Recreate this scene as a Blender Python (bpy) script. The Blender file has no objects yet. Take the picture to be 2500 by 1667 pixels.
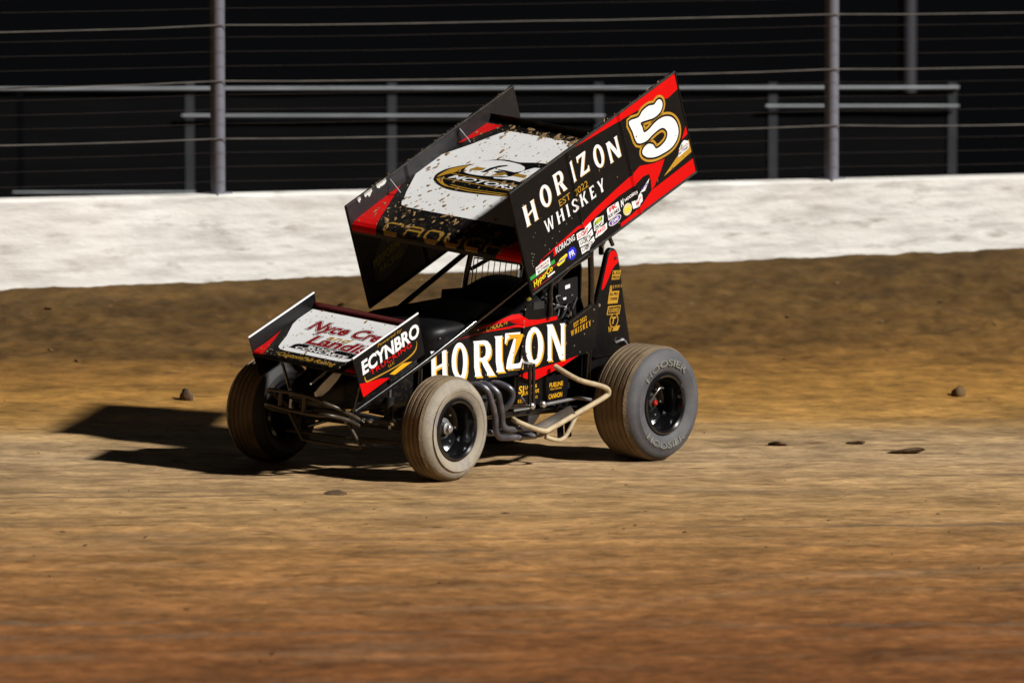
import bpy, bmesh, math, random
import numpy as np
from math import radians, sin, cos, pi, sqrt, atan2
from mathutils import Vector, Matrix, Euler

random.seed(7)
rng = np.random.default_rng(11)
S = bpy.context.scene
COL = S.collection

# ------------------------------------------------------------------ camera
cam_d = bpy.data.cameras.new("camera")
cam_d.sensor_width = 36.0
cam_d.lens = 300.0
cam_d.clip_start = 1.0
cam_d.clip_end = 2000.0
cam_d.dof.use_dof = True
cam_d.dof.focus_distance = 56.6
cam_d.dof.aperture_fstop = 2.0
cam = bpy.data.objects.new("camera", cam_d)
cam.location = (0.316, -56.958, 6.287)
cam.rotation_euler = (radians(90 - 5.5), 0, 0)
COL.objects.link(cam)
S.camera = cam

# ------------------------------------------------------------------ world: night sky
W = bpy.data.worlds.new("World")
S.world = W
W.use_nodes = True
bg = W.node_tree.nodes["Background"]
bg.inputs[0].default_value = (0.85, 0.9, 1.0, 1)
bg.inputs[1].default_value = 0.0030

# ------------------------------------------------------------------ key light: the track's floodlight direction
SUN_AZ, SUN_EL = radians(-26), radians(35.6)
sun_d = bpy.data.lights.new("sun", 'SUN')
sun_d.energy = 5.0
sun_d.angle = radians(2.6)
sun_d.color = (1.0, 0.975, 0.93)
sun = bpy.data.objects.new("sun", sun_d)
to_sun = Vector((cos(SUN_AZ) * cos(SUN_EL), sin(SUN_AZ) * cos(SUN_EL), sin(SUN_EL)))
sun.rotation_euler = to_sun.to_track_quat('Z', 'Y').to_euler()
sun.location = to_sun * 30
COL.objects.link(sun)

S.view_settings.view_transform = 'Standard'
S.view_settings.look = 'None'
S.view_settings.exposure = 0.20
S.view_settings.gamma = 1.0
S.view_settings.use_curve_mapping = False
S.cycles.max_bounces = 8
S.cycles.use_denoising = True

# ================================================================== helpers
def nodes_of(m):
    m.use_nodes = True
    nt = m.node_tree
    return nt, nt.nodes, nt.links, nt.nodes["Principled BSDF"]

MATS = {}
def mat(name, col, rough=0.5, metal=0.0, coat=0.0, var=0.0, vscale=8.0, dust=0.0, dcol=(0.20, 0.125, 0.06),
        dscale=14.0, bump=0.0, bscale=60.0, stretch=(1, 1, 1), spec=0.5):
    """procedural surface: base colour, tone variation, dried dust specks, fine relief"""
    m = bpy.data.materials.new(name)
    nt, N, L, P = nodes_of(m)
    P.inputs["Base Color"].default_value = (*col, 1)
    P.inputs["Roughness"].default_value = rough
    P.inputs["Metallic"].default_value = metal
    P.inputs["Specular IOR Level"].default_value = spec
    if coat: 
        P.inputs["Coat Weight"].default_value = coat
        P.inputs["Coat Roughness"].default_value = 0.08
    if var or dust or bump:
        tc = N.new("ShaderNodeTexCoord"); mp = N.new("ShaderNodeMapping")
        mp.inputs["Scale"].default_value = stretch
        L.new(tc.outputs["Object"], mp.inputs[0])
    last = None
    if var:
        n1 = N.new("ShaderNodeTexNoise"); n1.inputs["Scale"].default_value = vscale; n1.inputs["Detail"].default_value = 6
        L.new(mp.outputs[0], n1.inputs[0])
        r = N.new("ShaderNodeMapRange"); r.inputs[1].default_value = 0.3; r.inputs[2].default_value = 0.7
        r.inputs[3].default_value = 1 - var; r.inputs[4].default_value = 1 + var
        L.new(n1.outputs[0], r.inputs[0])
        mx = N.new("ShaderNodeMix"); mx.data_type = 'RGBA'; mx.blend_type = 'MULTIPLY'; mx.inputs[0].default_value = 1
        mx.inputs[6].default_value = (*col, 1)
        L.new(r.outputs[0], mx.inputs[7]); last = mx.outputs[2]
    if dust:
        n2 = N.new("ShaderNodeTexNoise"); n2.inputs["Scale"].default_value = dscale; n2.inputs["Detail"].default_value = 8
        n2.inputs["Roughness"].default_value = 0.65
        L.new(mp.outputs[0], n2.inputs[0])
        r2 = N.new("ShaderNodeMapRange"); r2.inputs[1].default_value = 0.50; r2.inputs[2].default_value = 0.72
        r2.inputs[3].default_value = 0.0; r2.inputs[4].default_value = dust
        L.new(n2.outputs[0], r2.inputs[0])
        mx2 = N.new("ShaderNodeMix"); mx2.data_type = 'RGBA'
        L.new(r2.outputs[0], mx2.inputs[0])
        if last: L.new(last, mx2.inputs[6])
        else: mx2.inputs[6].default_value = (*col, 1)
        mx2.inputs[7].default_value = (*dcol, 1); last = mx2.outputs[2]
        rr = N.new("ShaderNodeMapRange"); rr.inputs[3].default_value = rough; rr.inputs[4].default_value = 0.85
        L.new(r2.outputs[0], rr.inputs[0]); L.new(rr.outputs[0], P.inputs["Roughness"])
    if last: L.new(last, P.inputs["Base Color"])
    if bump:
        n3 = N.new("ShaderNodeTexNoise"); n3.inputs["Scale"].default_value = bscale; n3.inputs["Detail"].default_value = 5
        L.new(mp.outputs[0], n3.inputs[0])
        b = N.new("ShaderNodeBump"); b.inputs["Strength"].default_value = bump; b.inputs["Distance"].default_value = 0.01
        L.new(n3.outputs[0], b.inputs["Height"]); L.new(b.outputs[0], P.inputs["Normal"])
    MATS[name] = m
    return m

class MB:
    def __init__(s): s.v = []; s.f = []
    def add(s, vs, fs):
        o = len(s.v); s.v += [tuple(p) for p in vs]; s.f += [tuple(i + o for i in q) for q in fs]; return s
    def box(s, c, d, rot=None):
        h = [x / 2 for x in d]; vs = []
        for x in (-1, 1):
            for y in (-1, 1):
                for z in (-1, 1):
                    p = Vector((x * h[0], y * h[1], z * h[2]))
                    if rot: p = rot @ p
                    vs.append(p + Vector(c))
        return s.add(vs, [(0, 1, 3, 2), (4, 6, 7, 5), (0, 4, 5, 1), (2, 3, 7, 6), (0, 2, 6, 4), (1, 5, 7, 3)])
    def tube(s, pts, r, n=12, smooth=0, caps=True):
        P = [Vector(p) for p in pts]
        R = list(r) if hasattr(r, '__len__') else [r] * len(P)
        if smooth:
            P, R = catmull(P, R, smooth)
        T = []
        for i in range(len(P)):
            a = P[max(0, i - 1)]; b = P[min(len(P) - 1, i + 1)]
            T.append((b - a).normalized())
        up = Vector((0, 0, 1))
        if abs(T[0].dot(up)) > 0.9: up = Vector((1, 0, 0))
        u = (up - T[0] * up.dot(T[0])).normalized()
        vs = []; fs = []
        for i, p in enumerate(P):
            u = (u - T[i] * u.dot(T[i])).normalized(); w = T[i].cross(u)
            for k in range(n):
                a = 2 * pi * k / n; vs.append(p + (u * cos(a) + w * sin(a)) * R[i])
        for i in range(len(P) - 1):
            for k in range(n):
                fs.append((i * n + k, i * n + (k + 1) % n, (i + 1) * n + (k + 1) % n, (i + 1) * n + k))
        if caps:
            fs.append(tuple(range(n - 1, -1, -1))); fs.append(tuple((len(P) - 1) * n + k for k in range(n)))
        return s.add(vs, fs)
    def lathe(s, prof, c=(0, 0, 0), n=64, axis='Y', closed=False):
        """prof: (along, radius) pairs"""
        vs = []; fs = []; m = len(prof)
        for k in range(n):
            a = 2 * pi * k / n
            for (t, r) in prof:
                if axis == 'Y': vs.append((c[0] + r * cos(a), c[1] + t, c[2] + r * sin(a)))
                elif axis == 'Z': vs.append((c[0] + r * cos(a), c[1] + r * sin(a), c[2] + t))
                else: vs.append((c[0] + t, c[1] + r * cos(a), c[2] + r * sin(a)))
        for k in range(n):
            for j in range(m if closed else m - 1):
                j2 = (j + 1) % m
                fs.append((k * m + j, k * m + j2, ((k + 1) % n) * m + j2, ((k + 1) % n) * m + j))
        return s.add(vs, fs)
    def loft(s, rings, closed=True, caps=True):
        n = len(rings[0]); vs = [p for r in rings for p in r]; fs = []
        for i in range(len(rings) - 1):
            for k in range(n if closed else n - 1):
                fs.append((i * n + k, i * n + (k + 1) % n, (i + 1) * n + (k + 1) % n, (i + 1) * n + k))
        if caps and closed:
            fs.append(tuple(range(n - 1, -1, -1))); fs.append(tuple((len(rings) - 1) * n + k for k in range(n)))
        return s.add(vs, fs)
    def prism(s, poly, f0, f1):
        """poly of 2-D points; f0/f1 map (u,v) to the two faces"""
        n = len(poly); vs = [f0(*p) for p in poly] + [f1(*p) for p in poly]
        fs = [tuple(range(n)), tuple(range(2 * n - 1, n - 1, -1))]
        for k in range(n): fs.append((k, (k + 1) % n, n + (k + 1) % n, n + k))
        return s.add(vs, fs)
    def build(s, name, m, parent=None, mw=None, smooth=True, angle=35):
        me = bpy.data.meshes.new(name)
        me.from_pydata([tuple(p) for p in s.v], [], s.f)
        bm = bmesh.new(); bm.from_mesh(me); bmesh.ops.recalc_face_normals(bm, faces=bm.faces); bm.to_mesh(me); bm.free()
        return finish(name, me, m, parent, mw, smooth, angle)

def finish(name, me, m, parent=None, mw=None, smooth=True, angle=35):
    me.materials.append(m)
    if smooth:
        me.polygons.foreach_set("use_smooth", [True] * len(me.polygons))
        me.set_sharp_from_angle(angle=radians(angle))
    o = bpy.data.objects.new(name, me); COL.objects.link(o)
    if parent: o.parent = parent
    if mw is not None: o.matrix_local = mw
    return o

def catmull(P, R, k):
    Q = []; RR = []
    for i in range(len(P) - 1):
        p0 = P[max(0, i - 1)]; p1 = P[i]; p2 = P[i + 1]; p3 = P[min(len(P) - 1, i + 2)]
        for j in range(k):
            t = j / k; t2 = t * t; t3 = t2 * t
            Q.append(0.5 * ((2 * p1) + (p2 - p0) * t + (2 * p0 - 5 * p1 + 4 * p2 - p3) * t2 + (3 * p1 - p0 - 3 * p2 + p3) * t3))
            RR.append(R[i] * (1 - t) + R[i + 1] * t)
    Q.append(P[-1]); RR.append(R[-1])
    return Q, RR

def empty(name, loc=(0, 0, 0), parent=None):
    o = bpy.data.objects.new(name, None); COL.objects.link(o); o.location = loc
    o.empty_display_size = 0.2
    if parent: o.parent = parent
    return o
def tag(o, label, cat, group=None, kind=None):
    o["label"] = label
    if cat: o["category"] = cat
    if group: o["group"] = group
    if kind: o["kind"] = kind
    return o
def struct(o, label=None):
    o["kind"] = "structure"
    if label: o["label"] = label
    return o

# ------------------------------------------------------------------ flat print: 2-D outlines filled and laid on a surface
def fill2d(loops, grow=0.0):
    cu = bpy.data.curves.new("outline", 'CURVE'); cu.dimensions = '2D'; cu.fill_mode = 'BOTH'; cu.offset = grow
    for lp in loops:
        sp = cu.splines.new('POLY'); sp.points.add(len(lp) - 1); sp.use_cyclic_u = True
        for i, (x, y) in enumerate(lp): sp.points[i].co = (x, y, 0, 1)
    return curve_mesh(cu)
def curve_mesh(cu):
    o = bpy.data.objects.new("outline", cu); COL.objects.link(o)
    dg = bpy.context.evaluated_depsgraph_get(); dg.update()
    me = bpy.data.meshes.new_from_object(o.evaluated_get(dg))
    V = [(v.co.x, v.co.y) for v in me.vertices]; F = [tuple(p.vertices) for p in me.polygons]
    bpy.data.objects.remove(o); bpy.data.curves.remove(cu); bpy.data.meshes.remove(me)
    return V, F
def text2d(s, w=None, h=1.0, bold=0.0, shear=0.0, space=1.0):
    cu = bpy.data.curves.new("print", 'FONT'); cu.body = s; cu.size = 1; cu.fill_mode = 'BOTH'; cu.resolution_u = 3
    cu.offset = bold; cu.shear = shear; cu.space_character = space
    V, F = curve_mesh(cu)
    if not V: return V, F
    xs = [p[0] for p in V]; ys = [p[1] for p in V]; x0, x1, y0, y1 = min(xs), max(xs), min(ys), max(ys)
    k = h / (y1 - y0); kx = (w / (x1 - x0)) if w else k
    return [((x - x0) * kx, (y - y0) * k) for x, y in V], F
def place(VF, cx, cy, rot=0.0, centre=True):
    V, F = VF
    xs = [p[0] for p in V]; ys = [p[1] for p in V]
    ox, oy = ((min(xs) + max(xs)) / 2, (min(ys) + max(ys)) / 2) if centre else (0, 0)
    c, s_ = cos(rot), sin(rot)
    return [(cx + (x - ox) * c - (y - oy) * s_, cy + (x - ox) * s_ + (y - oy) * c) for x, y in V], F
def merge(*L):
    V = []; F = []
    for v, f in L:
        o = len(V); V += v; F += [tuple(i + o for i in q) for q in f]
    return V, F
def ellipse(cx, cy, rx, ry, n=40, rot=0):
    return [(cx + rx * cos(t) * cos(rot) - ry * sin(t) * sin(rot), cy + rx * cos(t) * sin(rot) + ry * sin(t) * cos(rot))
            for t in [2 * pi * k / n for k in range(n)]]
def smooth_loop(P, k=5):
    n = len(P); out = []
    for i in range(n):
        p0, p1, p2, p3 = P[i - 1], P[i], P[(i + 1) % n], P[(i + 2) % n]
        for j in range(k):
            t = j / k; t2 = t * t; t3 = t2 * t
            out.append(tuple(0.5 * (2 * p1[d] + (p2[d] - p0[d]) * t + (2 * p0[d] - 5 * p1[d] + 4 * p2[d] - p3[d]) * t2
                                    + (3 * p1[d] - p0[d] - 3 * p2[d] + p3[d]) * t3) for d in (0, 1)))
    return out
def ribbon(loop, w0, w1, closed=True):
    """strip beside an outline, from w0 to w1 along the outward normal"""
    n = len(loop); area = sum(loop[i - 1][0] * loop[i][1] - loop[i][0] * loop[i - 1][1] for i in range(n))
    sg = 1 if (area > 0 or not closed) else -1
    V = []; F = []
    for i in range(n):
        a = loop[i - 1] if (closed or i) else loop[i]; b = loop[(i + 1) % n] if (closed or i < n - 1) else loop[i]
        tx, ty = b[0] - a[0], b[1] - a[1]; l = math.hypot(tx, ty) or 1
        nx, ny = ty / l * sg, -tx / l * sg
        V += [(loop[i][0] + nx * w0, loop[i][1] + ny * w0), (loop[i][0] + nx * w1, loop[i][1] + ny * w1)]
    for i in range(n if closed else n - 1):
        j = (i + 1) % n; F.append((2 * i, 2 * j, 2 * j + 1, 2 * i + 1))
    return V, F
def decal(name, VF, fn, m, parent, off=0.0012, cuts=(), mw=None, label=None, sub=0):
    """lay a 2-D figure on a surface; fn(u, v, off) -> point. cuts: (origin, normal) lines where the surface folds"""
    V, F = VF
    bm = bmesh.new()
    bv = [bm.verts.new((x, y, 0)) for x, y in V]
    for q in F:
        try: bm.faces.new([bv[i] for i in q])
        except ValueError: pass
    for (co, no) in cuts:
        bmesh.ops.bisect_plane(bm, geom=bm.verts[:] + bm.edges[:] + bm.faces[:], plane_co=(*co, 0), plane_no=(*no, 0))
    for v in bm.verts: v.co = Vector(fn(v.co.x, v.co.y, off))
    me = bpy.data.meshes.new(name); bm.to_mesh(me); bm.free()
    o = finish(name, me, m, parent, mw, smooth=False)
    if label: o["label"] = label
    return o

def plate(name, poly, fn, th, m, parent, mw, cuts=()):
    """sheet cut to an outline, folded along cuts, with thickness"""
    V, F = fill2d([poly]); bm = bmesh.new(); bv = [bm.verts.new((x, y, 0)) for x, y in V]
    for q in F: bm.faces.new([bv[i] for i in q])
    for (co, no) in cuts: bmesh.ops.bisect_plane(bm, geom=bm.verts[:] + bm.edges[:] + bm.faces[:], plane_co=(*co, 0), plane_no=(*no, 0))
    bm.verts.index_update(); n = len(bm.verts); uv = [(v.co.x, v.co.y) for v in bm.verts]; fs = [[v.index for v in f.verts] for f in bm.faces]
    rim = [(e.verts[0].index, e.verts[1].index) for e in bm.edges if len(e.link_faces) == 1]; bm.free()
    b = MB(); b.add([fn(u, v, 0) for u, v in uv] + [fn(u, v, -th) for u, v in uv], fs + [[i + n for i in reversed(q)] for q in fs] + [(a, c, c + n, a + n) for a, c in rim])
    return b.build(name, m, parent, mw, smooth=False)

# flared poster capitals (unit height)
def stem(x, w=0.22, f=0.035):
    return [(x - f, 0), (x + w + f, 0), (x + w, .09), (x + w, .91), (x + w + f, 1), (x - f, 1), (x, .91), (x, .09)]
GL = {}
GL['H'] = (.74, [[(0, 0), (.29, 0), (.25, .09), (.25, .42), (.49, .50), (.49, .09), (.45, 0), (.74, 0), (.70, .09), (.70, .91), (.74, 1), (.45, 1),
                  (.49, .91), (.49, .62), (.25, .54), (.25, .91), (.29, 1), (0, 1), (.04, .91), (.04, .09)]])
GL['O'] = (.68, [ellipse(.34, .5, .34, .53, 36), ellipse(.34, .5, .125, .36, 30)])
GL['R'] = (.74, [[(0, 0), (.29, 0), (.25, .09), (.25, .40), (.30, .40), (.44, .09), (.42, 0), (.76, 0), (.69, .08), (.52, .42), (.60, .48), (.655, .60),
                  (.66, .74), (.62, .88), (.54, .97), (.42, 1), (0, 1), (.04, .91), (.04, .09)],
                 [(.25, .53), (.25, .86), (.36, .86), (.43, .81), (.45, .70), (.43, .58), (.36, .53)]])
GL['I'] = (.30, [[(0, 0), (.30, 0), (.255, .09), (.255, .91), (.30, 1), (0, 1), (.045, .91), (.045, .09)]])
GL['Z'] = (.66, [[(0, .68), (.07, .68), (.12, .80), (.20, .84), (.36, .84), (0, .07), (0, 0), (.64, 0), (.66, .30), (.59, .30), (.53, .19), (.45, .16),
                  (.28, .16), (.64, .93), (.64, 1), (.02, 1)]])
GL['N'] = (.72, [[(0, 0), (.25, 0), (.20, .09), (.20, .64), (.48, 0), (.68, 0), (.68, .91), (.72, 1), (.47, 1), (.52, .91), (.52, .42), (.25, 1), (0, 1), (.04, .91), (.04, .09)]])
GL['W'] = (.98, [[(0, 1), (.25, 1), (.21, .92), (.31, .36), (.43, .92), (.42, 1), (.60, 1), (.59, .92), (.69, .36), (.78, .92), (.75, 1), (.98, 1), (.93, .92), (.77, 0), (.62, 0), (.49, .58), (.37, 0), (.22, 0), (.05, .92)]])
GL['S'] = (.58, [smooth_loop([(.03, .24), (.05, .08), (.28, -.02), (.52, .10), (.56, .30), (.44, .48), (.26, .62), (.24, .76), (.34, .85), (.44, .78), (.48, .68),
                              (.54, .72), (.52, .92), (.30, 1.02), (.08, .90), (.04, .70), (.14, .52), (.32, .38), (.34, .24), (.26, .15), (.14, .20), (.10, .32)], 3)])
GL['K'] = (.74, [[(0, 0), (.29, 0), (.25, .09), (.25, .40), (.31, .46), (.47, .09), (.44, 0), (.76, 0), (.69, .08), (.47, .58), (.66, .92), (.72, 1), (.44, 1), (.47, .92), (.25, .58), (.25, .91), (.29, 1), (0, 1), (.04, .91), (.04, .09)]])
GL['E'] = (.56, [[(0, 0), (.54, 0), (.56, .26), (.50, .26), (.44, .16), (.25, .15), (.25, .44), (.42, .44), (.42, .58), (.25, .58), (.25, .85), (.42, .85), (.48, .76), (.53, .76), (.51, 1), (0, 1), (.04, .91), (.04, .09)]])
GL['Y'] = (.70, [[(.20, 0), (.50, 0), (.46, .09), (.46, .42), (.64, .92), (.70, 1), (.46, 1), (.48, .92), (.36, .60), (.24, .92), (.27, 1), (0, 1), (.05, .92), (.24, .42), (.24, .09)]])
THIN = -0.018
def glyph(ch, x0, y0, x1, y1, lean=0.0):
    w, loops = GL[ch]
    V, F = fill2d(loops, THIN)
    return [(x0 + x / w * (x1 - x0) + y * lean, y0 + y * (y1 - y0)) for x, y in V], F
def word(s, u0, v0, u1, v1, h, gap=.16, lean=0.0):
    """poster capitals along a baseline from (u0,v0) to (u1,v1)"""
    tot = sum(GL[c][0] for c in s) + gap * (len(s) - 1); L = []; x = 0
    W_ = u1 - u0; ang = atan2(v1 - v0, W_)
    for c in s:
        w = GL[c][0]; a = u0 + W_ * x / tot; b = u0 + W_ * (x + w) / tot
        yb = v0 + (v1 - v0) * (x + w / 2) / tot
        L.append(glyph(c, a, yb, b, yb + h, lean)); x += w + gap
    return merge(*L)
# angular racing capitals drawn as strokes
ST = {'C': [[(1, .72), (.95, 1), (.18, 1), (0, .8), (0, .18), (.12, 0), (.9, 0)]],
      'R': [[(0, 0), (.12, .55), (.9, .55)], [(.05, .8), (.2, 1), (.85, 1), (1, .85), (.95, .08)]],
      'O': [[(.15, 0), (0, .2), (.05, .85), (.2, 1), (.85, 1), (1, .82), (.95, .15), (.8, 0), (.15, 0)]],
      'U': [[(0, 1), (.02, .2), (.18, 0), (.8, 0), (.95, .15), (1, 1)]],
      'H': [[(0, 0), (.02, .6), (.1, 1)], [(.05, .5), (.95, .5)], [(.98, 0), (1, 1)]]}
def strokes(s, u0, v0, u1, v1, h, t, lean=0.0, gap=.35):
    L = []; n = len(s); cw = (u1 - u0) / (n + gap * (n - 1))
    for i, c in enumerate(s):
        x0 = u0 + i * cw * (1 + gap); y0 = v0 + (v1 - v0) * (i + .5) / n
        for pl in ST[c]:
            P = [(x0 + x * cw + lean * y * h, y0 + y * h) for x, y in pl]
            L.append(ribbon(P, -t / 2, t / 2, closed=False))
    return merge(*L)

# ================================================================== materials
M_black = mat("black_gloss_wrap", (0.0040, 0.0040, 0.0045), 0.42, spec=0.22, dust=0.05, dscale=22, dcol=(0.10, 0.065, 0.035))
M_blackdirty = mat("black_wrap_muddy", (0.0045, 0.0045, 0.005), 0.42, spec=0.3, dust=0.35, dscale=30, dcol=(0.11, 0.07, 0.035))
M_print_black = mat("black_print", (0.0045, 0.0045, 0.005), 0.42, spec=0.25)
M_frame = mat("black_powdercoat_tube", (0.006, 0.006, 0.0065), 0.20, coat=0.8, dust=0.08, dscale=25)
M_white = mat("white_vinyl", (0.80, 0.80, 0.80), 0.35, var=0.03, vscale=5, dust=0.08, dscale=12, dcol=(0.45, 0.38, 0.30))
M_red = mat("red_vinyl", (0.60, 0.0015, 0.002), 0.42, var=0.05, spec=0.2)
M_darkred = mat("dark_red_print", (0.22, 0.004, 0.006), 0.45)
M_gold = mat("gold_vinyl", (0.46, 0.245, 0.02), 0.40, var=0.05)
M_orange = mat("amber_vinyl", (0.75, 0.38, 0.012), 0.40)
M_goldfade = mat("old_gold_vinyl", (0.30, 0.165, 0.022), 0.42, var=0.15, vscale=14)
M_yellow = mat("yellow_print", (0.78, 0.62, 0.02), 0.4)
M_green = mat("green_print", (0.02, 0.30, 0.05), 0.4)
M_blue = mat("blue_print", (0.012, 0.02, 0.55), 0.4)
M_purple = mat("purple_print", (0.10, 0.03, 0.30), 0.4)
M_olive = mat("olive_print", (0.28, 0.30, 0.02), 0.5)
M_grey = mat("grey_print", (0.06, 0.06, 0.065), 0.5)
M_innerboard = mat("dark_satin_board", (0.012, 0.0115, 0.013), 0.45, spec=0.3, dust=0.08, dscale=18)
M_alu = mat("bare_aluminium_edge", (0.85, 0.85, 0.86), 0.35, metal=0.35, var=0.08, dust=0.25, dscale=30)
M_mud = mat("dried_mud", (0.24, 0.145, 0.06), 0.95, var=0.35, vscale=40, bump=0.5, bscale=200)
M_mudtan = mat("muddy_steel_tube", (0.42, 0.33, 0.20), 0.6, var=0.2, vscale=12, dust=0.8, dcol=(0.25, 0.16, 0.08), dscale=16)
M_tread = mat("mud_caked_tread", (0.15, 0.105, 0.060), 0.92, var=0.3, vscale=7, dust=0.7, dcol=(0.20, 0.145, 0.085), dscale=9, bump=0.6, bscale=70)
M_wallmud = mat("mud_smeared_sidewall", (0.28, 0.24, 0.18), 0.72, var=0.2, vscale=6, dust=0.95, dcol=(0.15, 0.145, 0.155), dscale=7, bump=0.25, bscale=60)
M_wallgrey = mat("grey_rubber_sidewall", (0.070, 0.070, 0.077), 0.68, var=0.2, vscale=9, dust=0.35, dcol=(0.12, 0.10, 0.075), dscale=10, bump=0.2)
M_rubberdark = mat("dark_rubber", (0.018, 0.017, 0.017), 0.7, dust=0.4, dscale=10, dcol=(0.07, 0.05, 0.03))
M_cream = mat("worn_cream_lettering", (0.165, 0.165, 0.14), 0.8, dust=1.0, dcol=(0.06, 0.06, 0.06), dscale=26, var=.3)
M_rim = mat("black_gloss_rim", (0.006, 0.006, 0.007), 0.16, coat=0.6)
M_header = mat("heat_stained_steel", (0.13, 0.13, 0.155), 0.38, metal=0.75, var=0.25, vscale=14, dust=0.45, dcol=(0.22, 0.18, 0.13), dscale=14)
M_silver = mat("machined_metal", (0.70, 0.70, 0.70), 0.25, metal=0.9)
M_chromebit = mat("dull_zinc", (0.45, 0.45, 0.46), 0.35, metal=0.8, dust=0.3)
M_redmetal = mat("red_anodised", (0.55, 0.03, 0.015), 0.3, metal=0.5)
M_engine = mat("dark_cast_metal", (0.014, 0.014, 0.014), 0.6, dust=0.4, dscale=18, dcol=(0.05, 0.035, 0.02))
M_suit = mat("black_race_suit", (0.010, 0.010, 0.012), 0.85, bump=0.3, bscale=40)
M_helmet = mat("dark_helmet_shell", (0.02, 0.02, 0.022), 0.2, coat=0.8)
M_visor = mat("smoked_visor", (0.01, 0.01, 0.012), 0.08)
M_seat = mat("black_seat_padding", (0.006, 0.006, 0.0065), 0.6, spec=0.25, bump=0.3)
M_scuff = mat("chipped_white_edge", (0.55, 0.54, 0.50), 0.7, var=0.3, vscale=60)

# ================================================================== the place
A17 = math.atan(0.3057)                 # the barrier runs off to the right, away from the camera
WD = Vector((cos(A17), sin(A17), 0))    # along the barrier
WN = Vector((sin(A17), -cos(A17), 0))   # from the barrier towards the track
WO = Vector((0, 7.0, 0))
def walldist(x, y): return (x - WO.x) * WN.x + (y - WO.y) * WN.y
def along(x, y): return (x - WO.x) * WD.x + (y - WO.y) * WD.y
TAB = rng.random((256, 256))
def vnoise(x, y):
    xi = np.floor(x).astype(int); yi = np.floor(y).astype(int); fx = x - xi; fy = y - yi
    fx = fx * fx * (3 - 2 * fx); fy = fy * fy * (3 - 2 * fy)
    a = TAB[xi % 256, yi % 256]; b = TAB[(xi + 1) % 256, yi % 256]; c = TAB[xi % 256, (yi + 1) % 256]; d = TAB[(xi + 1) % 256, (yi + 1) % 256]
    return (a * (1 - fx) + b * fx) * (1 - fy) + (c * (1 - fx) + d * fx) * fy - 0.5
def fbm(x, y, o=4):
    s_ = 0; a = 1
    for k in range(o):
        s_ = s_ + a * vnoise(x * 2 ** k + 17.3 * k, y * 2 ** k + 5.1 * k); a *= 0.5
    return s_
def ground_z(x, y):
    x = np.asarray(x, float); y = np.asarray(y, float)
    d = (x - WO.x) * WN.x + (y - WO.y) * WN.y; u = (x - WO.x) * WD.x + (y - WO.y) * WD.y
    xc = np.clip(x, -14, 14)
    h = np.clip(1 - d / 4.6, 0, 1) ** 1.9
    z = -0.0262 * xc + (0.66 + 0.04 * np.clip(x, -6, 8)) * np.where(d < 0, 1, h)
    rough = 0.006 + 0.024 * np.clip((2.5 - d) / 0.9, 0, 1) * np.clip(0.35 + d / 0.8, 0, 1) + 0.010 * np.clip((d - 8.5) / 5, 0, 1)
    z = z + rough * (0.7 * fbm(u * 2.6, d * 4.5, 4) + 0.9 * fbm(u * 8, d * 11, 3))
    # shallow ruts left by the cars, running with the track
    z = z + 0.010 * np.clip((d - 3.0) / 1.5, 0, 1) * fbm(u * 0.25 + 3, d * 4.2, 3)
    # added slope beyond the barrier keeps lit ground out of the dark background
    z = np.where(d < -0.9, z - 0.24 * (-0.9 - d), z)
    return z

def axis(dense0, dense1, step, far0, far1):
    a = list(np.arange(dense0, dense1 + 1e-6, step)); s_ = step
    while a[-1] < far1: s_ *= 1.35; a.append(a[-1] + s_)
    s_ = step
    while a[0] > far0: s_ *= 1.35; a.insert(0, a[0] - s_)
    return np.array(a)
gx = axis(-4.6, 5.4, 0.025, -150, 150); gy = axis(-12.6, 9.2, 0.032, -110, 300)
X, Y = np.meshgrid(gx, gy); Z = ground_z(X, Y)
nx, ny = len(gx), len(gy)
me = bpy.data.meshes.new("dirt_track")
verts = np.stack([X.ravel(), Y.ravel(), Z.ravel()], 1).astype(np.float32)
idx = np.arange(nx * ny).reshape(ny, nx)
quads = np.stack([idx[:-1, :-1], idx[:-1, 1:], idx[1:, 1:], idx[1:, :-1]], -1).reshape(-1, 4)
me.vertices.add(len(verts)); me.vertices.foreach_set("co", verts.ravel())
me.loops.add(quads.size); me.loops.foreach_set("vertex_index", quads.ravel().astype(np.int32))
me.polygons.add(len(quads)); me.polygons.foreach_set("loop_start", np.arange(0, quads.size, 4, dtype=np.int32))
me.polygons.foreach_set("use_smooth", [True] * len(quads))
me.update(); me.validate()

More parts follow.
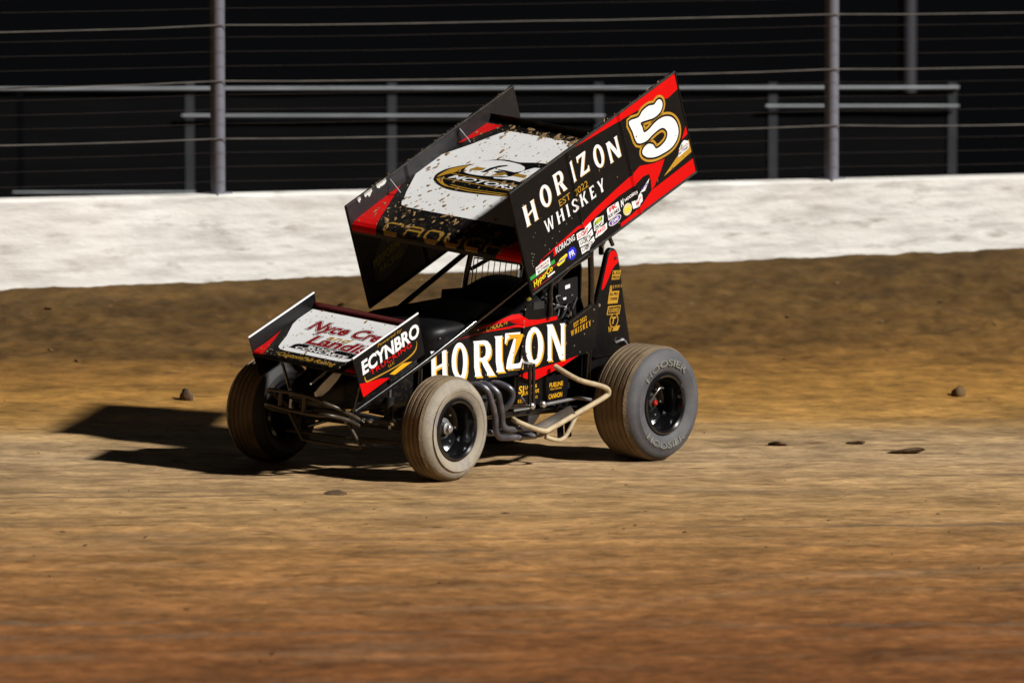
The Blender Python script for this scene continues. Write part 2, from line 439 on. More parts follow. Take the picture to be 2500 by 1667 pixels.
def dirt_material():
    m = bpy.data.materials.new("raced_clay")
    nt, N, L, P = nodes_of(m)
    P.inputs["Roughness"].default_value = 0.93
    P.inputs["Specular IOR Level"].default_value = 0.15
    tc = N.new("ShaderNodeTexCoord")
    mp = N.new("ShaderNodeMapping"); mp.inputs["Rotation"].default_value = (0, 0, -A17)
    L.new(tc.outputs["Object"], mp.inputs[0])
    sep = N.new("ShaderNodeSeparateXYZ"); L.new(mp.outputs[0], sep.inputs[0])
    def noise(sx, sy, det, rough=0.6, scale=1.0):
        q = N.new("ShaderNodeMapping"); q.inputs["Scale"].default_value = (sx, sy, 1)
        L.new(mp.outputs[0], q.inputs[0])
        n_ = N.new("ShaderNodeTexNoise"); n_.inputs["Scale"].default_value = scale; n_.inputs["Detail"].default_value = det
        n_.inputs["Roughness"].default_value = rough
        L.new(q.outputs[0], n_.inputs[0]); return n_.outputs[0]
    def math_(op, a, b):
        n_ = N.new("ShaderNodeMath"); n_.operation = op
        for i, v in enumerate((a, b)):
            if isinstance(v, (int, float)): n_.inputs[i].default_value = v
            else: L.new(v, n_.inputs[i])
        return n_.outputs[0]
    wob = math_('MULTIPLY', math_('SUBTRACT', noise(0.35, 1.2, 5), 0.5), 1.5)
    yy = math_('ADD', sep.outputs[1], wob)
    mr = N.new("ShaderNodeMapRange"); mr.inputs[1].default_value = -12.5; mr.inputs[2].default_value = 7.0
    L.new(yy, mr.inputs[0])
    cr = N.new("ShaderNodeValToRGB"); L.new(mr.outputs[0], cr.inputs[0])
    stops = [(-12.5, (.135, .047, .014)), (-8.5, (.220, .088, .027)), (-5.0, (.330, .165, .056)), (-2.4, (.410, .248, .105)), (0.4, (.420, .282, .150)),  # foreground stops: redder clay, darkened further to carry vignette and light falloff
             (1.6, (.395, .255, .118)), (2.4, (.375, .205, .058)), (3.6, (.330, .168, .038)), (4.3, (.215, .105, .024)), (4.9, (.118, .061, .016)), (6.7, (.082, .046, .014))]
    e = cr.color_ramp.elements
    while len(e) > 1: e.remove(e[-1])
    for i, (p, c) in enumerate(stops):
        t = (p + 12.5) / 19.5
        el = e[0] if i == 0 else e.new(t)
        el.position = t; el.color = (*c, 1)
    def mul(col, fac, lo, hi, a=0.3, b=0.7):
        r = N.new("ShaderNodeMapRange"); r.inputs[1].default_value = a; r.inputs[2].default_value = b; r.inputs[3].default_value = lo; r.inputs[4].default_value = hi
        L.new(fac, r.inputs[0])
        mx = N.new("ShaderNodeMix"); mx.data_type = 'RGBA'; mx.blend_type = 'MULTIPLY'; mx.inputs[0].default_value = 1
        L.new(col, mx.inputs[6]); L.new(r.outputs[0], mx.inputs[7]); return mx.outputs[2]
    c = mul(cr.outputs[0], noise(0.45, 1.5, 6), 0.74, 1.22)
    c = mul(c, noise(1.7, 2.4, 5, 0.6), 0.62, 1.34)
    c = mul(c, noise(6.0, 8.0, 5, 0.65), 0.66, 1.30)
    c = mul(c, noise(0.16, 3.0, 3), 0.86, 1.12)
    # cool grey, dried-out patches in the racing groove
    mx = N.new("ShaderNodeMix"); mx.data_type = 'RGBA'
    r = N.new("ShaderNodeMapRange"); r.inputs[1].default_value = 0.52; r.inputs[2].default_value = 0.72; r.inputs[4].default_value = 0.38
    L.new(noise(0.4, 2.2, 5), r.inputs[0])
    msk = N.new("ShaderNodeMapRange"); msk.inputs[1].default_value = 3.0; msk.inputs[2].default_value = 1.6; L.new(sep.outputs[1], msk.inputs[0])
    L.new(math_('MULTIPLY', r.outputs[0], msk.outputs[0]), mx.inputs[0])
    L.new(c, mx.inputs[6]); mx.inputs[7].default_value = (.27, .195, .125, 1)
    # yellow-ochre damp crumbs
    mx2 = N.new("ShaderNodeMix"); mx2.data_type = 'RGBA'
    r2 = N.new("ShaderNodeMapRange"); r2.inputs[1].default_value = 0.62; r2.inputs[2].default_value = 0.70; r2.inputs[4].default_value = 0.75
    L.new(noise(2.6, 7.0, 3), r2.inputs[0]); L.new(r2.outputs[0], mx2.inputs[0])
    L.new(mx.outputs[2], mx2.inputs[6]); mx2.inputs[7].default_value = (.10, .055, .018, 1)
    # damp wheel lines drawn out along the lap
    mx3 = N.new("ShaderNodeMix"); mx3.data_type = 'RGBA'
    r3 = N.new("ShaderNodeMapRange"); r3.inputs[1].default_value = 0.585; r3.inputs[2].default_value = 0.66; r3.inputs[4].default_value = 0.62
    L.new(noise(0.10, 3.6, 3, 0.55), r3.inputs[0]); L.new(math_('MULTIPLY', r3.outputs[0], msk.outputs[0]), mx3.inputs[0])
    L.new(mx2.outputs[2], mx3.inputs[6]); mx3.inputs[7].default_value = (.135, .095, .062, 1)
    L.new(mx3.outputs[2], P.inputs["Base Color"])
    b = N.new("ShaderNodeBump"); b.inputs["Strength"].default_value = 0.8; b.inputs["Distance"].default_value = 0.02
    L.new(noise(9, 12, 7, 0.7), b.inputs["Height"]); L.new(b.outputs[0], P.inputs["Normal"])
    return m
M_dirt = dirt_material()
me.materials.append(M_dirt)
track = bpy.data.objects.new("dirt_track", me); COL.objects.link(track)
struct(track, "brown clay race track banked up to the white barrier")

# loose crumbs of clay: more than anyone could count
cl = MB()
OCT = [(1, 0, 0), (-1, 0, 0), (0, 1, 0), (0, -1, 0), (0, 0, 1), (0, 0, -1)]
OF = [(0, 2, 4), (2, 1, 4), (1, 3, 4), (3, 0, 4), (2, 0, 5), (1, 2, 5), (3, 1, 5), (0, 3, 5)]
ptsx = []; ptsy = []; siz = []
for k in range(1300):
    x = random.uniform(-4.4, 5.2); y = random.uniform(-12, 8.4)
    d = walldist(x, y)
    if d < 0.05: continue
    big = 1.0 if d < 2.4 else (0.45 if d < 9 else 0.7)
    if d > 2.4 and random.random() < 0.55: continue
    ptsx.append(x); ptsy.append(y); siz.append((0.005 + 0.020 * random.random() ** 3) * big)
zz = ground_z(np.array(ptsx), np.array(ptsy))
for x, y, z, s_ in zip(ptsx, ptsy, zz, siz):
    R_ = Euler((random.uniform(-.5, .5), random.uniform(-.5, .5), random.uniform(0, 6.3))).to_matrix()
    vs = [R_ @ Vector((p[0] * s_ * random.uniform(1.0, 2.6), p[1] * s_ * random.uniform(.6, 1.3), p[2] * s_ * random.uniform(.25, .5))) + Vector((x, y, z + s_ * .1)) for p in OCT]
    cl.add(vs, OF)
M_clod = mat("clay_crumb", (0.13, 0.075, 0.028), 0.95, var=0.5, vscale=1.5)
clods = cl.build("clay_crumbs", M_clod, smooth=False)
tag(clods, "loose clay crumbs scattered over the dirt track", None, kind="stuff")

# ---- white barrier
def wallpt(u, d, z): 
    p = WO + WD * u + WN * d; return (p.x, p.y, z)
wb = MB()
us = np.arange(-40, 44.01, 0.5)
prof = [(0.06, -0.6), (0.06, 0.25), (0.0, 0.62), (-0.035, 1.255), (-0.055, 1.278), (-0.235, 1.278), (-0.26, 1.25), (-0.26, -0.6)]
wb.loft([[wallpt(u, d + 0.006 * random.uniform(-1, 1) * (0 < i < 6), z) for i, (d, z) in enumerate(prof)] for u in us])
def barrier_material():
    m = bpy.data.materials.new("whitewashed_concrete")
    nt, N, L, P = nodes_of(m)
    P.inputs["Roughness"].default_value = 0.8
    tc = N.new("ShaderNodeTexCoord"); rot = N.new("ShaderNodeMapping"); rot.inputs["Rotation"].default_value = (0, 0, -A17)
    L.new(tc.outputs["Object"], rot.inputs[0])
    def noise(s, det):
        q = N.new("ShaderNodeMapping"); q.inputs["Scale"].default_value = s; L.new(rot.outputs[0], q.inputs[0])
        n_ = N.new("ShaderNodeTexNoise"); n_.inputs["Scale"].default_value = 1; n_.inputs["Detail"].default_value = det; n_.inputs["Roughness"].default_value = .6
        L.new(q.outputs[0], n_.inputs[0]); return n_.outputs[0]
    base = None; prev = (0.77, 0.77, 0.73)
    for (s, det, a, b, amt, col) in [((1.0, 1, 1.4), 4, .40, .75, .40, (.62, .61, .57)), ((2.2, 1, 13), 5, .44, .68, .85, (.40, .39, .36)),
                                     ((1.2, 1, 24), 5, .46, .76, .55, (.46, .44, .40)), ((3.0, 1, 12), 4, .57, .72, .9, (.30, .28, .24)), ((.45, 1, .1), 2, .42, .62, .35, (.68, .61, .57))]:
        mx = N.new("ShaderNodeMix"); mx.data_type = 'RGBA'
        r = N.new("ShaderNodeMapRange"); r.inputs[1].default_value = a; r.inputs[2].default_value = b; r.inputs[4].default_value = amt
        L.new(noise(s, det), r.inputs[0]); L.new(r.outputs[0], mx.inputs[0])
        if base: L.new(base, mx.inputs[6])
        else: mx.inputs[6].default_value = (*prev, 1)
        mx.inputs[7].default_value = (*col, 1); base = mx.outputs[2]
    L.new(base, P.inputs["Base Color"])
    b = N.new("ShaderNodeBump"); b.inputs["Strength"].default_value = .5; b.inputs["Distance"].default_value = .012
    L.new(noise((9, 9, 22), 5), b.inputs["Height"]); L.new(b.outputs[0], P.inputs["Normal"])
    return m
wall = wb.build("barrier_wall", barrier_material(), angle=25)
tag(wall, "long white painted concrete barrier along the dirt track", "barrier")

# ---- catch fence on top of the barrier
M_post = mat("galvanised_post", (0.15, 0.15, 0.18), 0.55, metal=0.25, var=0.12, vscale=5)
M_cable = mat("rusty_cable", (0.14, 0.125, 0.11), 0.6, metal=0.3, var=0.3, vscale=6)
M_wire = mat("rusty_wire", (0.040, 0.027, 0.021), 0.7, var=0.4, vscale=3)
fence = empty("catch_fence", wallpt(0, -0.15, 1.278))
tag(fence, "tall catch fence of grey steel posts and rusty cables above the white barrier", "fence")
fw = Matrix.Translation(fence.location).inverted()
U1, U2 = -1.92, 2.925
post_us = [U1 + (U2 - U1) * k for k in range(-6, 7)]
pm_ = MB(); pm_.tube([(0, 0, -0.03), (0, 0, 3.7)], 0.055, 20); pm_.tube([(0, 0, -0.02), (0, 0, 0.012)], 0.11, 4)
pm_.tube([(0, 0, 3.7), (0.0, -0.0, 3.72)], 0.06, 20)
post0 = None
for u in post_us:
    q = wallpt(u, -0.15, 1.278)
    if post0 is None:
        post0 = pm_.build("post", M_post, fence); o = post0
    else:
        o = post0.copy(); COL.objects.link(o); o.parent = fence
    o.location = Vector(q) - fence.location
def cable(name, z, r, m, sag, seed):
    rr = random.Random(seed); pts = []
    for k in range(len(post_us) - 1):
        ua, ub = post_us[k], post_us[k + 1]
        sg = sag * rr.uniform(.5, 1.2)
        for j in range(8):
            t = j / 8; pts.append(Vector(wallpt(ua + (ub - ua) * t, -0.085, z - sg * (1 - (2 * t - 1) ** 4) + rr.uniform(-.002, .002))) - fence.location)
    b = MB(); b.tube(pts, r, 6); return b.build(name, m, fence)
for z in (1.68, 2.11, 2.528, 2.96, 3.39): cable("cable", z + .012, 0.0046, M_cable, 0.024, int(z * 100))
zw = 1.375; k = 0
while zw < 3.3:
    if min(abs(zw - c_) for c_ in (1.68, 2.11, 2.528, 2.96, 3.39)) > 0.05: cable("wire", zw, 0.0010, M_wire, 0.012, int(zw * 977))
    zw += 0.1075
# ---- spectator railing behind, with black sheets added on its bays as the unlit night background
M_rail = mat("worn_galvanised_rail", (0.50, 0.53, 0.57), 0.45, metal=0.35, var=0.15, vscale=3)
M_railpost = mat("dull_steel_railpost", (0.050, 0.054, 0.062), 0.6, metal=0.2, var=0.2, vscale=6)
M_nightback = mat("unlit_night_black", (0.0042, 0.0044, 0.005), 0.95, var=0.25, vscale=2.5, spec=0.1, stretch=(0.5, 1, 6))
rl = empty("pipe_railing", (0, 15, -1.0))
tag(rl, "grey pipe railing with added black sheets for the unlit night behind the catch fence", "railing")
px = [-5.4, -3.84, -2.406, -0.698, 1.05, 2.521, 4.037]
for i, x in enumerate(px):
    gz = float(ground_z(x, 15.0)) + 1.0
    b = MB(); b.box((x, 0, (gz - .3 + 2.55 - (1.02 if i == 1 else 0)) / 2), (0.075, 0.075, 2.55 - (1.02 if i == 1 else 0) - gz + .3))
    b.build("post", M_railpost, rl, smooth=False)
def rail(p, q, r=0.019):
    b = MB(); n_ = 12
    b.tube([Vector(p).lerp(Vector(q), k / n_) for k in range(n_ + 1)], r, 10); b.build("rail", M_rail, rl)
rail((-9, -.06, 2.495), (4.09, -.06, 2.515), 0.013)
rail((-2.47, -.075, 2.278), (1.10, -.075, 2.276), 0.011)
rail((2.46, -.075, 2.359), (4.09, -.075, 2.359), 0.011)
rail((-3.90, -.075, 1.63), (-2.36, -.075, 1.63), 0.008)
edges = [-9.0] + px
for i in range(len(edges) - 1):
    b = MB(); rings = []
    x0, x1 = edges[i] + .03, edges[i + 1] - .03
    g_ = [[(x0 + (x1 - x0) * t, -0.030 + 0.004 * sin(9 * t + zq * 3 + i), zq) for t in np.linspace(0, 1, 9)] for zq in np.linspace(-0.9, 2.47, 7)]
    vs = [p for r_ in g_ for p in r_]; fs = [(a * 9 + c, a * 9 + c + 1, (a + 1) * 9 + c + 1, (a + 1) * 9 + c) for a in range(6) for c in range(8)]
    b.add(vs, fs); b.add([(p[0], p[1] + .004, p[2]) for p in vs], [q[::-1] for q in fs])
    b.build("night_backdrop", M_nightback, rl)
# a lamp pole further off, its lack of light put into the dark colour
M_farpole = mat("unlit_pole_dark", (0.022, 0.021, 0.027), 0.6)
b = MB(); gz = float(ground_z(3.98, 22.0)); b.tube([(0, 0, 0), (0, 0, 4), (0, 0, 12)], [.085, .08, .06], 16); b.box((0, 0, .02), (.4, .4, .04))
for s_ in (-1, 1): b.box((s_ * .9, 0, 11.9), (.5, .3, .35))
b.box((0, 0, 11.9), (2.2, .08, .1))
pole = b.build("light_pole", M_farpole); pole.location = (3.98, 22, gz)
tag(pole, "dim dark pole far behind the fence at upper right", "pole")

# ---- bigger clods lying on the track
def clod(x, y, sx, sy, sz, label, m):
    bm = bmesh.new(); bmesh.ops.create_icosphere(bm, subdivisions=3, radius=1)
    rr = random.Random(int(x * 1000 + y * 77))
    for v in bm.verts:
        k = 1 + 0.22 * sin(v.co.x * 3.1 + rr.uniform(0, .6)) * cos(v.co.y * 2.7 + x) + 0.08 * rr.uniform(-1, 1)
        v.co = Vector((v.co.x * sx * k, v.co.y * sy * k, v.co.z * sz * k))
    mm = bpy.data.meshes.new("dirt_clod"); bm.to_mesh(mm); bm.free()
    o = finish("dirt_clod", mm, m, smooth=True, angle=50)
    o.location = (x, y, float(ground_z(x, y)) + sz * .45); o.rotation_euler = (0.2, 0.15, x)
    tag(o, label, "dirt clod", "clods torn from the track")
M_clodd = mat("damp_clod", (0.095, 0.055, 0.024), 0.95, var=0.3, vscale=25, bump=0.6, bscale=60)
clod(-1.98, 2.95, .05, .05, .055, "rounded dark clod of dirt lying behind the car's shadow at left", M_clodd)
clod(3.55, 4.55, .055, .05, .045, "brown rounded clod of dirt at the far right of the track", M_clod)
clod(3.0, 1.2, 0.135, 0.090, 0.017, "flat dark clod right of the rear tyre, largest of the row", M_clodd)
clod(2.15, 1.5, 0.081, 0.068, 0.015, "small flat dark clod just right of the rear tyre", M_clodd)
clod(2.69, 1.75, 0.068, 0.060, 0.013, "flat dark clod between the two others right of the rear tyre", M_clodd)
clod(-0.82, -2.15, 0.074, 0.060, 0.013, "flat dark clod lying below the nose of the car", M_clodd)

# ================================================================== the race car
CAR = empty("sprint_car")
CAR.matrix_world = Matrix(((-0.64895, 0.76038, 0.02618, 0), (-0.76064, -0.64917, 0, 0), (0.01699, -0.01991, 0.99966, 0), (0, 0, 0, 1)))
tag(CAR, "black and red winged sprint race car with a white 5 on its wing", "race car")
BODY = Matrix.Rotation(radians(-4.0), 4, 'X')

def part(b, name, m, mw=BODY, **k): return b.build(name, m, CAR, mw, **k)
def sub(b, name, m, parent, **k): return b.build(name, m, parent, None, **k)

# ---------------- wheels
def wheel(x, y_out, R, w, rr, side, m_tread, m_wall, dish, steer=0.0):
    """y_out: outboard face; side +1 left, -1 right. Built about its own centre"""
    g = lambda t: -side * t          # t = distance inward from the outboard face
    c = Vector((x, y_out, R))
    mw = Matrix.Translation(c) @ Matrix.Rotation(steer, 4, 'Z')
    b = MB()
    lip = rr + .012
    b.lathe([(g(.020), lip), (g(.008), lip - .003), (g(.004), lip - .016), (g(.012), rr - .018), (g(.05), rr - .022), (g(dish), rr - .030), (g(dish + .012), rr - .06),
             (g(dish + .016), .085), (g(dish), .075), (g(dish), .0005)], n=72)
    b.lathe([(g(.020), lip), (g(.03), lip - .01), (g(w - .02), lip - .01), (g(w - .012), lip), (g(w - .006), lip - .02), (g(w - .03), rr - .03), (g(dish + .03), rr - .034), (g(dish + .03), .001)], n=72)
    wh = b.build("wheel", M_rim, CAR, mw, angle=28)
    t = MB(); sh = min(.045, w * .17)
    # tread with circumferential grooves
    pr = [(g(sh), R - .012)]
    ng = max(4, int(w / .055))
    for k in range(ng):
        a = sh + .008 + (w - 2 * sh - .016) * (k + .5) / ng
        gw = .0045
        crown = .004 * (1 - ((a - w / 2) / (w / 2)) ** 2)
        pr += [(g(a - gw * 2), R + crown), (g(a - gw), R + crown - .0085), (g(a + gw), R + crown - .0085), (g(a + gw * 2), R + crown)]
    pr += [(g(w - sh), R - .012)]
    t.lathe(pr, n=96); ty = sub(t, "tyre_tread", m_tread, wh, angle=60)
    for sgn, nm, mm in ((0, "tyre_sidewall", m_wall), (1, "tyre_sidewall", M_rubberdark)):
        s_ = MB(); f_ = (lambda q: g(q)) if sgn == 0 else (lambda q: g(w - q))
        P_ = [(f_(sh), R - .012), (f_(sh * .45), R - .026), (f_(.008), R - .052), (f_(-.006), R - .085), (f_(-.008), (R + lip) / 2), (f_(.004), lip + .022), (f_(.018), lip + .006), (f_(.03), lip - .004)]
        s_.lathe(P_, n=96); sub(s_, nm, mm, wh, angle=60)
    return wh, g, lip
def hub(wh, g, dish, m, r=.04, red=False):
    b = MB(); b.lathe([(g(dish + .01), .07), (g(dish - .015), .068), (g(dish - .02), .045), (g(dish - .05), .042), (g(dish - .055), .03), (g(dish - .055), .0005)], n=32)
    sub(b, "hub", M_chromebit if not red else M_engine, wh)
    b = MB()
    b.lathe([(g(dish - .053), r), (g(dish - .075), r * .95), (g(dish - .08), r * .6), (g(dish - .075), .0005)], n=6)
    sub(b, "hub_nut", m, wh)
    for k in range(6):
        a = k * pi / 3; b = MB(); b.lathe([(g(dish - .02), .008), (g(dish - .032), .008), (g(dish - .034), .0005)], c=(.1 * cos(a), 0, .1 * sin(a)), n=6)
        sub(b, "bolt", M_silver, wh)
wl, g, lip = wheel(1.005, .805, .343, .255, .195, 1, M_tread, M_wallmud, .145, steer=radians(2))
hub(wl, g, .145, M_silver, .028)
wr, g, lip = wheel(1.06, -.955, .343, .300, .195, -1, M_tread, M_wallmud, .10, steer=radians(2))
hub(wr, g, .10, M_silver, .035)
wlr, g, lip = wheel(-1.11, .83, .385, .37, .200, 1, M_tread, M_wallgrey, .17)
hub(wlr, g, .17, M_redmetal, .021, True)
# worn raised letters round the rear sidewall
def arc_text(s, r, h, a_mid, span, flip=False):
    V, F = text2d(s, 1.0, h, bold=.02)
    out = []
    for (x, y) in V:
        a = a_mid - (x - .5) * span if not flip else a_mid + (x - .5) * span
        rad = r + y if not flip else r + h - y
        out.append((a, rad))
    return out, F
def sidefn(R, lip):
    def fn(a, rad, off): return (-rad * cos(a), .0085 + off, rad * sin(a))   # seen from the car's left, the rear lies to the right
    return fn
for (am, sp, fl) in ((pi / 2 + .12, 1.65, False), (-pi / 2 - .05, 1.5, True)):
    decal("raised_lettering", arc_text("HOOSIER", .258, .046, am, sp, fl), sidefn(.365, lip), M_cream, wlr, off=.0012)
b = MB(); b.tube([(0.07, .0 - .10, .02), (.06, -.06, .06), (.02, -.05, .105), (-.03, -.06, .10)], .0045, 8, smooth=6); sub(b, "air_hose", M_chromebit, wlr)
wrr, g, lip = wheel(-1.10, -.96, .425, .44, .195, -1, M_tread, M_wallgrey, .15)
hub(wrr, g, .15, M_chromebit, .036)

# ---------------- top wing
WO_ = (.476, 1.520); WA = (-.906, .423); WB = (.423, .906)
def wp(a, b, y): return Vector((WO_[0] + a * WA[0] + b * WB[0], y, WO_[1] + a * WA[1] + b * WB[1]))
TOPP = [(-.022, -.058), (-.020, -.045), (-.012, -.025), (.004, -.008), (.03, .004), (.08, .010), (.3, .016), (.7, .022), (1.0, .023), (1.3, .020), (1.45, .016), (1.52, .014)]
def top_b(a):
    for (a0, b0), (a1, b1) in zip(TOPP[:-1], TOPP[1:]):
        if a <= a1: return b0 + (b1 - b0) * (a - a0) / (a1 - a0)
    return TOPP[-1][1]
b = MB()
ring = TOPP + [(1.52, .060), (1.524, .060), (1.524, -.004), (1.3, -.03), (.8, -.055), (.3, -.06), (.02, -.066)]
b.loft([[wp(a, bb, y) for a, bb in ring] for y in np.linspace(-.757, .757, 7)])
twing = part(b, "top_wing", M_blackdirty, angle=30)
RIBS = (.605, 1.165)
def rib(a):
    for r_ in RIBS:
        t = abs(a - r_)
        if t < .022: return .011 * (1 - t / .022)
    return 0
def near_fn(u, v, off): return wp(u, v, .766 + rib(u) + off)
RIBCUT = [((r_ + d, 0), (1, 0)) for r_ in RIBS for d in (-.022, 0, .022)]
def board(a0, a1, b0, b1, y, th, m, name="side_board", parent=twing, ribs=True, fn=wp):
    aa = sorted(set([a0, a1] + ([r_ + d for r_ in RIBS for d in (-.022, 0, .022)] if ribs else [])))
    b = MB(); R1 = []
    for a in aa:
        k = rib(a) if ribs else 0; sg = 1 if y > 0 else -1
        R1.append([fn(a, b0, y + sg * k), fn(a, b1, y + sg * k), fn(a, b1, y - sg * th + sg * k), fn(a, b0, y - sg * th + sg * k)])
    b.loft(R1); o = sub(b, name, m, parent, smooth=False)
    return o
board(0.0, 1.785, -.290, .470, .766, .006, M_black)
farb = board(-.015, 1.79, -.635, .135, -.760, .006, M_innerboard)
farb["label"] = "far side board with dark satin inner face"
# rolled edges of the boards
for (a0, a1, bb, y) in ((0, 1.785, .470, .763), (0, 1.785, -.290, .763), (-.015, 1.79, .135, -.757), (-.015, 1.79, -.635, -.757)):
    b = MB(); b.tube([wp(a0, bb, y), wp((a0 + a1) / 2, bb, y), wp(a1, bb, y)], .011, 8); sub(b, "edge_roll", M_blackdirty, twing)
for (a, b0, b1, y) in ((0, -.29, .47, .763), (1.785, -.29, .47, .763), (-.015, -.635, .135, -.757)):
    b = MB(); b.tube([wp(a, b0, y), wp(a, (b0 + b1) / 2, y), wp(a, b1, y)], .009, 8); sub(b, "edge_roll", M_black, twing)
# inner braces
for a in (.42, 1.17):
    b = MB(); b.tube([wp(a, .03, -.66), wp(a + .02, .11, -.752)], .006, 8); sub(b, "brace", M_chromebit, twing)
b = MB(); b.tube([wp(.30, .025, .56), wp(.62, .10, .745)], .007, 8); sub(b, "brace", M_frame, twing)
# scuffed, chipped upper edge of the far board
for (a0, a1, seed) in ((.30, .40, 1), (.17, .25, 2), (.10, .13, 3)):
    rr = random.Random(seed); P_ = []
    for k in range(9): P_.append((a0 + (a1 - a0) * k / 8, .118 - .028 * rr.random() * sin(pi * k / 8)))
    P_ += [(a1, .142), (a0, .142)]
    decal("chipped_edge", fill2d([P_]), lambda u, v, off: wp(u, v, -.751 + off), M_scuff, twing, off=.004)
# panel print
def pan_fn(u, v, off):                    # u = y, v = a
    return wp(v, top_b(v) + off, u)
PANCUT = [((0, a), (0, 1)) for a in (-.012, .004, .03, .08, .3, .7, 1.0, 1.3, 1.45)]
half = [(-.50, .290), (-.560, .305), (-.590, .345), (-.60, .38), (-.647, .462), (-.752, .69), (-.753, .976), (-.647, 1.159), (-.552, 1.363), (-.52, 1.398), (-.49, 1.41)]
wpoly = half + [(-y, a) for y, a in reversed(half)]
decal("white_panel", fill2d([wpoly]), pan_fn, M_white, twing, .0012, PANCUT)
for s_ in (-1, 1):
    decal("stripe", fill2d([[(s_ * .752, -.02), (s_ * .53, -.02), (s_ * .575, .08), (s_ * .752, .53)]]), pan_fn, M_red, twing, .0015, PANCUT)
    decal("stripe", fill2d([[(s_ * .752, 1.135), (s_ * .752, 1.46), (s_ * .61, 1.46)]]), pan_fn, M_red, twing, .0012, PANCUT)
ov = [(-.576, .671), (-.60, .734), (-.579, .811), (-.509, .88), (-.423, .937), (-.383, .984), (-.313, 1.030), (-.222, 1.050), (-.115, 1.048), (.035, 1.085), (.20, 1.08), (.38, 1.0), (.52, .88), (.59, .77), (.58, .69), (.50, .64), (.3, .615), (.143, .622), (.035, .606), (-.108, .588), (-.257, .577), (-.387, .581), (-.487, .611), (-.547, .645)]
decal("emblem", fill2d([smooth_loop(ov, 4)]), pan_fn, M_print_black, twing, .0022, PANCUT)
decal("emblem", merge(fill2d([smooth_loop([(-.568, .696), (-.566, .771), (-.531, .843), (-.43, .913), (-.461, .855), (-.484, .787), (-.526, .748)], 3)]),
                      fill2d([smooth_loop([(-.557, .677), (-.503, .676), (-.456, .638), (-.393, .614), (-.461, .619)], 3)]),
                      fill2d([[(-.42, .607), (-.2, .598), (.1, .622), (.4, .64), (.4, .650), (.1, .632), (-.2, .608), (-.40, .616)]]),
                      fill2d([[(-.40, .632), (-.2, .622), (.1, .645), (.4, .662), (.4, .669), (.1, .652), (-.2, .629), (-.38, .640)]]),
                      fill2d([[(-.55, .692), (.5, .692), (.5, .698), (-.55, .698)]]),
                      fill2d([[(-.50, .768), (.5, .768), (.5, .774), (-.50, .774)]])), pan_fn, M_gold, twing, .0030, PANCUT)
CW = [(-.431, .825), (-.446, .868), (-.433, .916), (-.38, .981), (-.321, 1.012), (-.235, 1.029), (-.127, 1.026), (-.055, 1.009), (-.023, .988), (-.012, .957), (-.04, .926), (-.104, .902), (-.179, .897), (-.214, .882), (-.16, .868), (-.098, .869), (-.07, .86), (-.106, .841), (-.238, .809), (-.349, .802), (-.403, .807)]
AWL = [(.042, 1.012), (.14, 1.03), (.30, .80), (.20, .80), (.17, .86), (.08, .86), (.071, .816), (-.001, .821), (-.148, .802), (-.159, .816), (-.095, .827), (-.028, .873), (-.011, .948)]
decal("emblem_letter", fill2d([smooth_loop(CW, 3)]), pan_fn, M_white, twing, .0034, PANCUT)
decal("emblem_letter", fill2d([AWL]), pan_fn, M_white, twing, .0034, PANCUT)
decal("emblem_notch", fill2d([[(-.298, .843), (-.26, .855), (-.229, .926), (-.165, .976), (-.173, .986), (-.231, .96), (-.271, .913)]]), pan_fn, M_print_black, twing, .0050, PANCUT)
decal("emblem_notch", fill2d([[(-.198, .913), (-.139, .918), (-.062, .915), (-.059, .899), (-.135, .902), (-.189, .903)]]), pan_fn, M_print_black, twing, .0050, PANCUT)
for g_ in ([(-.408, .854), (-.38, .897), (-.297, .905), (-.307, .867), (-.386, .847)], [(-.026, .909), (.066, .906), (.07, .868), (-.041, .869)], [(-.177, .863), (-.13, .895), (-.093, .888), (-.112, .848), (-.196, .822)]):
    decal("emblem_shade", fill2d([g_]), pan_fn, M_goldfade, twing, .0042, PANCUT)
decal("lettering", place(text2d("MOTORSPORTS", 1.0, .052, bold=.025, shear=.35), .02, .732), pan_fn, M_white, twing, .0042, PANCUT, label="white slanted capitals on the wing emblem")
decal("lettering", strokes("CROUCH", -.47, -.006, .56, -.006, .088, .020, lean=-.15), pan_fn, M_goldfade, twing, .0022, PANCUT, label="old gold angular name along the wing's front lip")
# near side board print
decal("stripe", fill2d([[(.66, .462), (1.78, .462), (1.78, .345), (1.665, .332), (1.55, .375), (1.40, .392), (1.173, .415)]]), near_fn, M_red, twing, .0010, RIBCUT)
decal("stripe", fill2d([[(.14, -.108), (.35, -.085), (.555, -.066), (.585, -.070), (.76, -.036), (1.0, -.008), (1.174, .006), (1.262, .026), (1.33, .0), (1.40, -.025), (1.509, -.047),
                         (1.44, -.115), (1.36, -.175), (1.320, -.190), (1.335, -.12), (1.33, -.070), (1.27, -.060), (1.18, -.075), (1.0, -.068), (.80, -.085), (.62, -.105), (.56, -.088), (.35, -.100)]]), near_fn, M_red, twing, .0010, RIBCUT)
decal("stripe", fill2d([[(1.32, -.190), (1.50, -.188), (1.78, -.183), (1.78, -.284), (.955, -.284), (.965, -.255), (1.10, -.25), (1.206, -.235)]]), near_fn, M_red, twing, .0010, RIBCUT)
decal("stripe", fill2d([[(1.782, .070), (1.782, .003), (1.709, -.006)]]), near_fn, M_red, twing, .0010)
decal("stripe", fill2d([[(1.782, -.037), (1.782, -.133), (1.466, -.159)]]), near_fn, M_gold, twing, .0010)
boxes = [('H', .085, .170, .222, .325), ('O', .270, .207, .386, .364), ('R', .428, .226, .545, .386), ('I', .600, .236, .648, .393), ('Z', .684, .236, .790, .392), ('O', .845, .206, .953, .371), ('N', .985, .180, 1.118, .338)]
lean = .015
